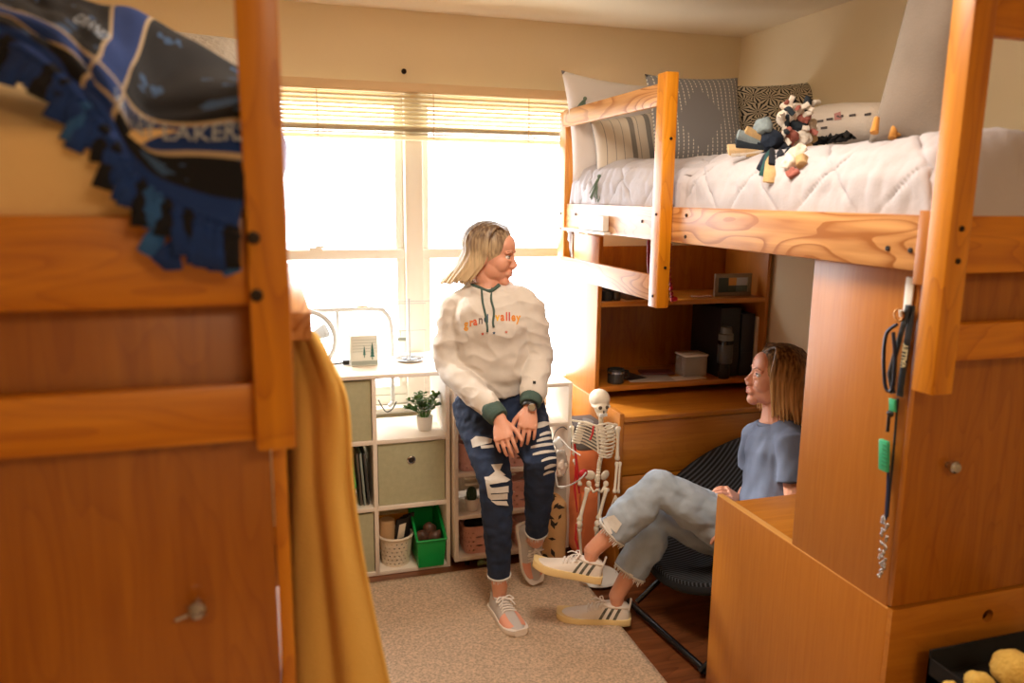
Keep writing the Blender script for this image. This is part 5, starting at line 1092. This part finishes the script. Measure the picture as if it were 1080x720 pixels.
def shoe(par, heel, toe, up, m_upper, m_sole, stripes=None, panels=None, sole_h=.026, lacem=None):
    d = V(toe)-V(heel); L_ = d.length; d.normalize(); up = V(up); up = (up-d*up.dot(d)).normalized(); s = up.cross(d); T = lambda x, y, z: V(heel)+d*x+s*y+up*z
    def pt(t, a, off=0):
        for (t0, w0, h0), (t1, w1, h1) in zip(SH, SH[1:]):
            if t <= t1+1e-9: f = (t-t0)/(t1-t0); break
        w_, h_ = lerp(w0, w1, f)+off, lerp(h0, h1, f)+off; y = w_*math.copysign(abs(math.cos(a))**.75, math.cos(a)); z = .014+(h_-.014)*max(0, math.sin(a))**.85 if math.sin(a) > 0 else .014
        return T(t*L_, y, z+.006*max(0, t-.75)/.25)
    b = MB(); ts = [0, .015, .03, .06, .1, .15, .2, .25, .3, .35, .4, .46, .52, .58, .64, .7, .76, .81, .86, .9, .94, .97, 1]
    b.rings([[pt(t, a) for a in [math.pi*k/14 for k in range(15)]]+[pt(t, a) for a in (1.3*math.pi, 1.7*math.pi)] for t in ts])
    # padded collar and heel tab
    b.tube([pt(t, a, .001) for t, a in ((.02, 1.57), (.06, 1.0), (.16, .9), (.28, 1.0), (.36, 1.35), (.37, 1.57), (.36, 1.8), (.28, 2.14), (.16, 2.2), (.06, 2.14), (.02, 1.57))], .006, 8, False); b.tube([T(.004, 0, .06), T(.0, 0, .085), T(-.002, 0, .102)], [(.014, .004)]*3, 10, True, s)
    up_o = obj('shoe_upper', b, m_upper, par, smooth=50)
    b = MB(); R_ = []
    for z, gr in ((0, -.004), (.004, .003), (sole_h*.55, .006), (sole_h, .0035)):
        ring = []
        for t in ts[1:-1]: ring.append(lambda_pt(T, t, L_, z, gr, 1, ts))
        for t in ts[1:-1][::-1]: ring.append(lambda_pt(T, t, L_, z, gr, -1, ts))
        R_.append(ring)
    b.rings(R_); obj('sole', b, m_sole, par, smooth=40)
    b = MB()
    for i, t in enumerate((.38, .43, .48, .53, .58)): b.tube([pt(t, 1.0, .002), pt(t+.012, 1.3, .004), pt(t, 1.57, .005), pt(t-.012, 1.84, .004), pt(t, 2.14, .002)], (.0034), 6)
    k = pt(.37, 1.57, .010)
    for sg in (-1, 1):
        b.tube(spline([k, k+s*sg*.022+up*.008+d*.004, k+s*sg*.038-up*.004+d*.014, k+s*sg*.020-up*.002+d*.010, k], 5), .0026, 6); b.tube(spline([k, k+s*sg*.018+d*.028+up*.002, k+s*sg*.030+d*.045-up*.012], 4), .0024, 6)
    b.ell(k, .006, None, 10, 8); obj('laces', b, lacem or M['lace'], par)
    def patch(t0, t1, a0, a1, m_, nm, sk=0, off=.0018):
        q = MB().grid(lambda u, v: pt(min(1, lerp(t0, t1, u)+sk*v), lerp(a0, a1, v), off), 8, 8); o = obj(nm, q, m_, par, smooth=True); return o
    for a0, a1, sg in ((.12, .95, 1), (math.pi-.12, math.pi-.95, -1)):
        for t0 in (stripes or []): patch(t0, t0+.045, a0, a1, M['shoe_stripe'], 'side_stripe', -.10)
    for (t0, t1, a0, a1, m_) in (panels or []): patch(t0, t1, a0, a1, m_, 'toe_panel')
    return up_o
def lambda_pt(T, t, L_, z, gr, sg, ts):
    for (t0, w0, h0), (t1, w1, h1) in zip(SH, SH[1:]):
        if t <= t1+1e-9: f = (t-t0)/(t1-t0); break
    return T(lerp(-.004, L_+.004, (t-ts[1])/(ts[-2]-ts[1])), sg*(lerp(w0, w1, f)+gr), z+(.014*max(0, (t-.7)/.3)**2)+(.006*max(0, (.1-t)/.1) if z < .001 else 0))
def decal_mesh(bvh, me, fn, lift, par, name, m):
    bm_ = bmesh.new(); bm_.from_mesh(me); bmesh.ops.triangulate(bm_, faces=bm_.faces[:]); bad = []
    for v in bm_.verts:
        x, y = fn(v.co); d_ = ray(x, y).normalized(); h = bvh.ray_cast(CAM, d_)
        if h[0] is None: bad.append(v)
        else: v.co = h[0]-d_*lift
    bmesh.ops.delete(bm_, geom=bad, context='VERTS'); w_ = MB(); w_.b.free(); w_.b = bm_; return obj(name, w_, m, par)

# ------------------------------------------------------------------ woman leaning on the cart
A = dict(hc=W(518, 269, 3.10), neck=W(514, 306, 3.13), pel=W(524, 424, 3.22), hR=W(503, 428, 3.20), hL=W(548, 430, 3.22), kR=W(523, 510, 2.99), aR=W(524, 612, 3.12), kL=W(570, 486, 3.00), aL=W(573, 541, 3.30),
         sR=W(481, 323, 3.14), eR=W(474, 384, 3.13), wR=W(527, 441, 2.93), sL=W(553, 321, 3.10), eL=W(568, 378, 3.12), wL=W(559, 427, 2.96), chest=W(518, 345, 3.12), waist=W(522, 392, 3.16))
pw = thing('person', 'person in cream hoodie and ripped dark jeans, leaning on the cart by the window', 'person', HZ(535, 640, .014))
R1 = frame((.86, -.50, -.13), V((-.02, 0.05, 1)))
R_foot = (HZ(521, 640, .018), HZ(549, 673, .018))
L_heel, L_toe = W(550, 551, 3.33), W(563, 611, 3.37)
ftR = (R_foot[1]-R_foot[0]).normalized(); ftL = (L_toe-L_heel).normalized(); upL = (_r*.36-_f*.85+V((0, 0, .15)))
upL = (upL-ftL*upL.dot(ftL)).normalized()
# ankles follow the shoes
A['aR'] = R_foot[0]+ftR*.055+V((0, 0, .115)); A['aL'] = L_heel+ftL*.05+upL*.115
b = MB(); add_head(b, A['hc'], R1, A['neck'])
sideb = (A['sL']-A['sR']).normalized()
b.tube([A['neck']+V((0, 0, .01)), A['neck']-V((0, 0, .05)), A['chest'], A['waist'], A['pel']], [(.06, .055), (.14, .075), (.135, .09), (.12, .085), (.15, .10)], 20, True, sideb)
for s, e, w_ in (('sR', 'eR', 'wR'), ('sL', 'eL', 'wL')): b.tube([A['neck'].lerp(A[s], .5), A[s], A[s].lerp(A[e], .5), A[e], A[e].lerp(A[w_], .35), A[w_]], [.045, .045, .040, .036, .037, .0255], 14)
for h, k, a in (('hR', 'kR', 'aR'), ('hL', 'kL', 'aL')): b.tube([A[h], A[h].lerp(A[k], .5), A[k], A[k].lerp(A[a], .3), A[k].lerp(A[a], .8), A[a]], [.08, .068, .05, .048, .034, .032], 16)
for a, hl, d_, u_ in (('aR', R_foot[0], ftR, V((0, 0, 1))), ('aL', L_heel, ftL, upL)): b.ell(A[a], .030); b.tube([A[a], hl+d_*.055+u_*.055, hl+d_*.12+u_*.035, hl+d_*.17+u_*.028], [.032, .027, .018, .012], 12)
fR = (W(533, 470, 2.86)-A['wR']); add_hand(b, A['wR']+fR*.08, fR, -_f*.8+_u*.45-_r*.25, _r, (.30, .45, .35), .95)
fL = (W(554, 468, 2.90)-A['wL']); add_hand(b, A['wL']+fL*.06, fL, -_f*.9+_u*.35+_r*.1, -_r, (.22, .38, .35), .95)
body = obj('body', baked(b, .0028, 4), M['skin'], pw, smooth=True)
face_parts(pw, A['hc'], R1, 0, True)
M['hairA'] = hairmat('blonde_hair', '#634d3d', '#dcc39c', 1.55, 1.38)
hair(pw, A['hc'], R1, M['hairA'], (66, 80), (1, -1), lambda f, s: (.125 if s < 0 else .115)+.03*f, lambda f, s: R1 @ V((-.075-.02*f, -.015*s, 0)), 3, .004)
# hoodie
b = MB(); NK = A['neck']
b.tube([NK+V((0, 0, -.012)), NK.lerp(A['chest'], .30), NK.lerp(A['chest'], .62), A['chest'], A['chest'].lerp(A['waist'], .55), A['waist'], A['waist'].lerp(A['pel'], .42)], [(.080, .072), (.150, .10), (.168, .118), (.166, .122), (.158, .12), (.156, .12), (.150, .118)], 28, True, sideb)
for s, e, w_, sg in (('sR', 'eR', 'wR', -1), ('sL', 'eL', 'wL', 1)):
    b.tube(spline([NK.lerp(A[s], .30)+V((0, 0, -.02)), A[s], A[s].lerp(A[e], .5)+sideb*sg*.01, A[e]+sideb*sg*.004, A[e].lerp(A[w_], .5)+V((0, 0, -.004)), A[e].lerp(A[w_], .86)], 4), [.066]*3+[.063]*3+[.059]*4+[.056]*3+[.054]*4+[.052, .050, .046, .042], 20)
b.tube(spline([NK+sideb*.085+V((0, 0, .0)), NK+_f*.07+sideb*.06+V((0, 0, .018)), NK+_f*.085+V((0, 0, .02)), NK+_f*.07-sideb*.06+V((0, 0, .018)), NK-sideb*.085], 4), .032, 14)     # hood lying behind the neck
b.tube(spline([NK+sideb*.082+V((0, 0, .0)), NK+sideb*.055-_f*.045+V((0, 0, -.004)), NK+sideb*.012-_f*.078+V((0, 0, -.028)), NK-sideb*.03-_f*.066+V((0, 0, -.012)), NK-sideb*.075-_f*.01+V((0, 0, .006))], 4), .020, 12)
def fold(p): a = noise.noise(V((p.x*13+p.z*6, p.y*9, p.z*15))); return .009*noise.noise(V((p.x*9, p.y*9, p.z*16)))+.010*(1-2*abs(a)**.6)*.5+.003*noise.noise(V((p.x*22+4, p.y*22, p.z*34)))
hd = obj('hoodie', baked(b, .005, 6, fold), M['hoodie'], pw, smooth=True)
for e, w_, nm in (('eR', 'wR', 'cuff'), ('eL', 'wL', 'cuff')):
    d_ = (A[w_]-A[e]); b = MB().tube([A[e]+d_*.80, A[e]+d_*.86, A[e]+d_*.96, A[e]+d_*1.0], [.040, .0445, .042, .037], 24); obj(nm, baked(b, .003, 2), M['hoodie_trim'], pw, smooth=True, label='dark green ribbed cuff')
bv1 = bvh_of(hd)
lining = MB().tube(spline([NK+sideb*.05-_f*.058+V((0, 0, .016)), NK+sideb*.012-_f*.088+V((0, 0, -.010)), NK-sideb*.03-_f*.075+V((0, 0, .006)), NK-sideb*.062-_f*.02+V((0, 0, .022))], 4), .0075, 10); obj('hood_lining', lining, M['hoodie_trim'], hd, smooth=True)
def onsurf(bv, pts, lift):
    out = []
    for x, y in pts:
        d_ = ray(x, y).normalized(); h = bv.ray_cast(CAM, d_)
        if h[0] is not None: out.append(h[0]-d_*lift)
    return out
for pts in (((508, 304), (509, 318), (512, 332), (514, 345), (514, 350)), ((519, 304), (518, 315), (521, 328), (520, 340), (521, 345))):
    q = onsurf(bv1, pts, .004); obj('drawstring', MB().tube(spline(q, 4), .0042, 8), M['hoodie_trim'], hd)
wd = dict(g=5.4, r=4.0, a=5.2, n=5.6, d=5.6, v=5.2, l=2.9, e=5.2, y=5.2)
x = 489.5; lc = ['#e8a23a', '#e2803a', '#d9623c', '#7c6a68', '#3d5a78', None, '#e8b23a', '#dc7a3a', '#d85a40', '#c94f44', '#e2903c', '#e8a23a']
for i, ch_ in enumerate('grand valley'):
    if ch_ == ' ': x = 522.5; continue
    me = textmesh(ch_, 1, 0, 'LEFT', .03); tt_ = (x-490)/60; yb_ = 345.5-4.0*math.sin(math.pi*tt_)-7*tt_*.9
    decal_mesh(bv1, me, lambda co, x=x, yb_=yb_: (x+co.x*9.6, yb_-co.y*12.5), .0025, hd, 'letter', mat('thread_'+str(i), lc[i], .9)); x += wd[ch_]*1.03
for i, (x, y, c_) in enumerate(((509, 352, '#d8583c'), (521, 351, '#3d5a78'), (534, 350, '#d87a6a'))):
    pl = [(x+1.9*(1 if k % 2 == 0 else .45)*math.sin(math.pi*k/5), y-1.9*(1 if k % 2 == 0 else .45)*math.cos(math.pi*k/5)) for k in range(10)]
    me = bpy.data.meshes.new('s'); me.from_pydata([(q[0], q[1], 0) for q in pl]+[(x, y, 0)], [], [(k, (k+1) % 10, 10) for k in range(10)]); decal_mesh(bv1, me, lambda co: (co.x, co.y), .0025, hd, 'star', mat('star%d' % i, c_, .9))
obj('sleeve_logo', decal(bv1, [[(562, 402), (565, 402), (565, 405), (562, 405)]]), M['black'], hd)
# watch
wv_ = (A['wL']-A['eL']).normalized(); wc = A['eL'].lerp(A['wL'], 1.03); ns = ortho(wv_)
wt = obj('watch', MB().tube([wc+ns[0]*.030*math.cos(a)+ns[1]*.028*math.sin(a) for a in [2*math.pi*k/28 for k in range(29)]], [(.0095, .002)]*29, 8, False, wv_), M['black'], pw)
fc = wc-_f*.030+_r*.008; obj('watch_face', MB().lathe(fc, [(0, 0), (.015, 0), (.0155, .004), (.012, .007), (0, .007)], 24, False, -_f), M['steel'], wt)
# jeans
b = MB(); b.tube([A['waist'].lerp(A['pel'], .35), A['waist'].lerp(A['pel'], .7), A['pel'], A['pel']+V((0, 0, -.045))], [(.135, .105), (.160, .118), (.178, .125), (.15, .11)], 26, True, sideb)
b.tube([A['hR']+V((0, 0, .02)), A['hR'].lerp(A['kR'], .25), A['hR'].lerp(A['kR'], .6), A['kR'], A['kR'].lerp(A['aR'], .25), A['kR'].lerp(A['aR'], .6), A['kR'].lerp(A['aR'], .88)], [.104, .098, .080, .064, .062, .052, .044], 24)
b.tube([A['hL']+V((0, 0, .02)), A['hL'].lerp(A['kL'], .3), A['hL'].lerp(A['kL'], .65), A['kL'], A['kL'].lerp(A['aL'], .3), A['kL'].lerp(A['aL'], .65), A['kL'].lerp(A['aL'], .90)], [.104, .096, .080, .066, .060, .052, .044], 24)
jn = obj('jeans', baked(b, .005, 5, lambda p: .004*noise.noise(V((p.x*20, p.y*20, p.z*32)))+.003*noise.noise(p*45)), M['jeans'], pw, smooth=True)
bv2 = bvh_of(jn)
rips = [[(497, 464), (502, 460), (512, 461), (519, 463), (518, 467), (506, 466), (503, 471), (499, 472)], [(507, 470), (520, 469), (521, 472), (508, 473)],
        [(518, 490), (530, 489), (527, 496), (533, 501), (515, 503), (522, 497)], [(511, 503), (530, 501), (538, 506), (534, 508), (519, 507), (514, 511)], [(513, 510), (519, 514), (536, 512), (536, 519), (517, 520)],
        [(517, 521), (535, 520), (535, 526), (518, 527)], [(518, 528), (534, 528), (536, 533), (524, 532)], [(512, 505), (516, 507), (519, 528), (515, 524)]]
for yy, x0, x1, hh in ((445, 563, 579, 6), (455, 569, 583, 3.5), (461, 566, 584, 3.5), (467.5, 560, 585, 3.6), (475, 562, 586, 3.4), (482, 571, 587, 3.0), (489, 574, 586, 4.0), (496, 573, 584, 3)):
    n = 6; top = [(lerp(x0, x1, k/n), yy+3.2*(1-k/n)-1.6*math.sin(math.pi*k/n)) for k in range(n+1)]; rips.append(top+[(x, y+hh*(.35+.65*math.sin(math.pi*min(1, .15+.8*k/n)))) for k, (x, y) in reversed(list(enumerate(top)))])
for pl in rips: obj('frayed_rip', decal(bv2, [pl], .0025, 3), M['fray'], jn)
for sg_, a, k in ((1, 'aR', 'kR'), (1, 'aL', 'kL')):
    c0 = A[k].lerp(A[a], .87); d_ = (A[a]-A[k]).normalized(); s1_, s2_ = ortho(d_); b = MB(); rnd = random.Random(4)
    for i in range(44):
        an_ = 2*math.pi*i/44; p = c0+(s1_*math.cos(an_)+s2_*math.sin(an_))*.044; b.tube([p, p+d_*rnd.uniform(.008, .02)+s1_*rnd.uniform(-.004, .004)], [.0022, .0012], 5)
    b.tube([c0+(s1_*math.cos(q)+s2_*math.sin(q))*.0455 for q in [2*math.pi*i/30 for i in range(31)]], .0035, 6, False); obj('frayed_hem', b, M['fray'], jn)
shoe(pw, R_foot[0], R_foot[1], (0, 0, 1), M['shoe_grey'], M['sole_white'], None, [(.60, .90, .15, 1.25, M['shoe_pink']), (.60, .90, 1.9, 3.0, M['shoe_pink'])])
shoe(pw, L_heel, L_toe, upL, M['shoe_grey'], M['sole_white'], None, [(.60, .90, .15, 1.25, M['shoe_pink']), (.60, .90, 1.9, 3.0, M['shoe_pink'])])
# ------------------------------------------------------------------ woman sitting in the saucer chair
B_ = dict(hc=W(818, 398.5, 3.0), neck=W(819, 444, 3.01), chest=W(822, 492, 3.0), waist=W(815, 535, 3.0), pel=W(806, 572, 3.0),
          hN=W(796, 572, 2.90), kN=W(696, 514, 2.90), hF=W(792, 572, 3.06), kF=W(698, 545, 3.06),
          sN=W(836, 470, 2.87), eN=W(838, 535, 2.82), wN=W(790, 560, 2.80), sF=W(798, 462, 3.14), eF=W(792, 515, 3.18), wF=W(781, 528, 3.08))
F_heel, F_toe = HZ(664, 657, .018), HZ(588, 652, .018); N_heel, N_toe = W(633, 614, 2.95), W(562, 598, 2.97)
dF = (F_toe-F_heel).normalized(); dN = (N_toe-N_heel).normalized(); uN = (_u+_r*.1-_f*.12); uN = (uN-dN*uN.dot(dN)).normalized()
B_['aF'] = F_heel+dF*.055+V((0, 0, .115)); B_['aN'] = N_heel+dN*.055+uN*.115
ps = thing('person', 'person in blue-grey t-shirt and light jeans sitting cross-legged in the saucer chair', 'person', (1.80, 2.55, .30))
R2 = frame((-.94, .31, .15), V((.1, 0, 1)))*1.04; sd = V((.08, 1, 0)).normalized()
b = MB(); add_head(b, B_['hc'], R2, B_['neck'])
b.tube([B_['neck']+V((0, 0, .01)), B_['neck']-V((0, 0, .05)), B_['chest'], B_['waist'], B_['pel']], [(.06, .055), (.14, .075), (.135, .09), (.12, .085), (.15, .10)], 20, True, sd)
for s, e, w_ in (('sN', 'eN', 'wN'), ('sF', 'eF', 'wF')): b.tube([B_['neck'].lerp(B_[s], .5), B_[s], B_[s].lerp(B_[e], .5), B_[e], B_[e].lerp(B_[w_], .35), B_[w_]], [.045, .045, .040, .036, .035, .0255], 14)
for h, k, a in (('hN', 'kN', 'aN'), ('hF', 'kF', 'aF')): b.tube([B_[h], B_[h].lerp(B_[k], .5), B_[k], B_[k].lerp(B_[a], .3), B_[k].lerp(B_[a], .75), B_[a]], [.08, .068, .05, .048, .035, .030], 16)
for a, hl, d_, u_ in (('aF', F_heel, dF, V((0, 0, 1))), ('aN', N_heel, dN, uN)): b.ell(B_[a], .030); b.tube([B_[a], hl+d_*.055+u_*.055, hl+d_*.12+u_*.035, hl+d_*.17+u_*.028], [.032, .027, .018, .012], 12)
fF = W(769, 520, 3.05)-B_['wF']; add_hand(b, B_['wF'], fF.normalized(), V((0, -.4, 1)), V((0, -1, 0)), (.3, .4, .3), .92)
fN = W(770, 562, 2.80)-B_['wN']; add_hand(b, B_['wN'], fN.normalized(), V((0, -.2, 1)), V((0, 1, 0)), (.3, .4, .3), .92)
obj('body', baked(b, .0028, 4), M['skin'], ps, smooth=True)
face_parts(ps, B_['hc'], R2)
M['hairB'] = hairmat('ombre_hair', '#3f2c1e', '#cfa36c', .84, .60)
hair(ps, B_['hc'], R2, M['hairB'], (56, 56), (1, -1), lambda f, s: .150+.015*f, lambda f, s: R2 @ V((-.012-.022*f, -.004*s, 0)), 8, .0)
# t-shirt
b = MB(); NK = B_['neck']
b.tube([NK+V((0, 0, -.010)), NK.lerp(B_['chest'], .3), NK.lerp(B_['chest'], .65), B_['chest'], B_['chest'].lerp(B_['waist'], .6), B_['waist'], B_['pel'].lerp(B_['waist'], .2)], [(.078, .068), (.145, .095), (.165, .112), (.160, .116), (.152, .114), (.158, .12), (.17, .125)], 28, True, sd)
for s, e, sg in (('sN', 'eN', -1), ('sF', 'eF', 1)): b.tube([NK.lerp(B_[s], .3)+V((0, 0, -.022)), B_[s], B_[s].lerp(B_[e], .3), B_[s].lerp(B_[e], .62)], [.062, .062, .062, .064], 20)
def fold2(p): return .010*noise.noise(V((p.x*10+p.z*8, p.y*14, p.z*7)))+.005*noise.noise(V((p.x*20+4, p.y*28, p.z*14)))
ts_ = obj('t_shirt', baked(b, .005, 5, fold2), M['tshirt'], ps, smooth=True)
nd = (B_['hc']-NK).normalized(); n1, n2 = ortho(nd)
obj('collar', MB().tube([NK+V((0, 0, -.010))+n1*.070*math.cos(q)+n2*.066*math.sin(q)-V((0, 0, .018*(.5+.5*math.sin(q))*0)) for q in [2*math.pi*k/36 for k in range(37)]], .0085, 10, False), M['tshirt'], ts_, smooth=True)
# jeans
b = MB(); b.tube([B_['waist'].lerp(B_['pel'], .5), B_['pel'], B_['pel']+V((-.02, 0, -.05))], [(.16, .12), (.18, .13), (.16, .11)], 26, True, sd)
for h, k, a in (('hN', 'kN', 'aN'), ('hF', 'kF', 'aF')):
    b.ell(B_[k]+V((.006, 0, -.004)), .073)
    b.tube([B_[h]+V((.03, 0, 0)), B_[h].lerp(B_[k], .3), B_[h].lerp(B_[k], .65), B_[k], B_[k].lerp(B_[a], .25), B_[k].lerp(B_[a], .5), B_[k].lerp(B_[a], .70)], [.092, .094, .085, .072, .074, .070, .064], 24)
jb = obj('jeans', baked(b, .005, 5, lambda p: .010*noise.noise(V((p.x*16+p.z*9, p.y*12, p.z*18-p.x*7)))+.003*noise.noise(p*40)), M['jeans_light'], ps, smooth=True)
for a, k in (('aN', 'kN'), ('aF', 'kF')):
    c0 = B_[k].lerp(B_[a], .70); d_ = (B_[a]-B_[k]).normalized(); s1_, s2_ = ortho(d_); b = MB(); rnd = random.Random(5)
    for i in range(54):
        an_ = 2*math.pi*i/54; p = c0+(s1_*math.cos(an_)+s2_*math.sin(an_))*.063; b.tube([p, p+d_*rnd.uniform(.010, .026)+s1_*rnd.uniform(-.006, .006)], [.0024, .0012], 5)
    b.tube([c0+(s1_*math.cos(q)+s2_*math.sin(q))*.0645 for q in [2*math.pi*i/30 for i in range(31)]], .0045, 6, False); obj('frayed_hem', b, M['fray'], jb)
bv3 = bvh_of(jb)
for pl in ([(640, 545), (648, 543), (656, 552), (650, 562), (643, 556)], [(636, 548), (640, 546), (646, 562), (642, 566)], [(656, 600), (668, 606), (664, 612), (655, 606)]): obj('frayed_rip', decal(bv3, [pl], .0025, 2), M['fray'], jb)
shoe(ps, F_heel, F_toe, (0, 0, 1), M['shoe_white'], M['sole_cream'], (.20, .30, .40), None, .030)
shoe(ps, N_heel, N_toe, uN, M['shoe_white'], M['sole_cream'], (.20, .30, .40), None, .030)
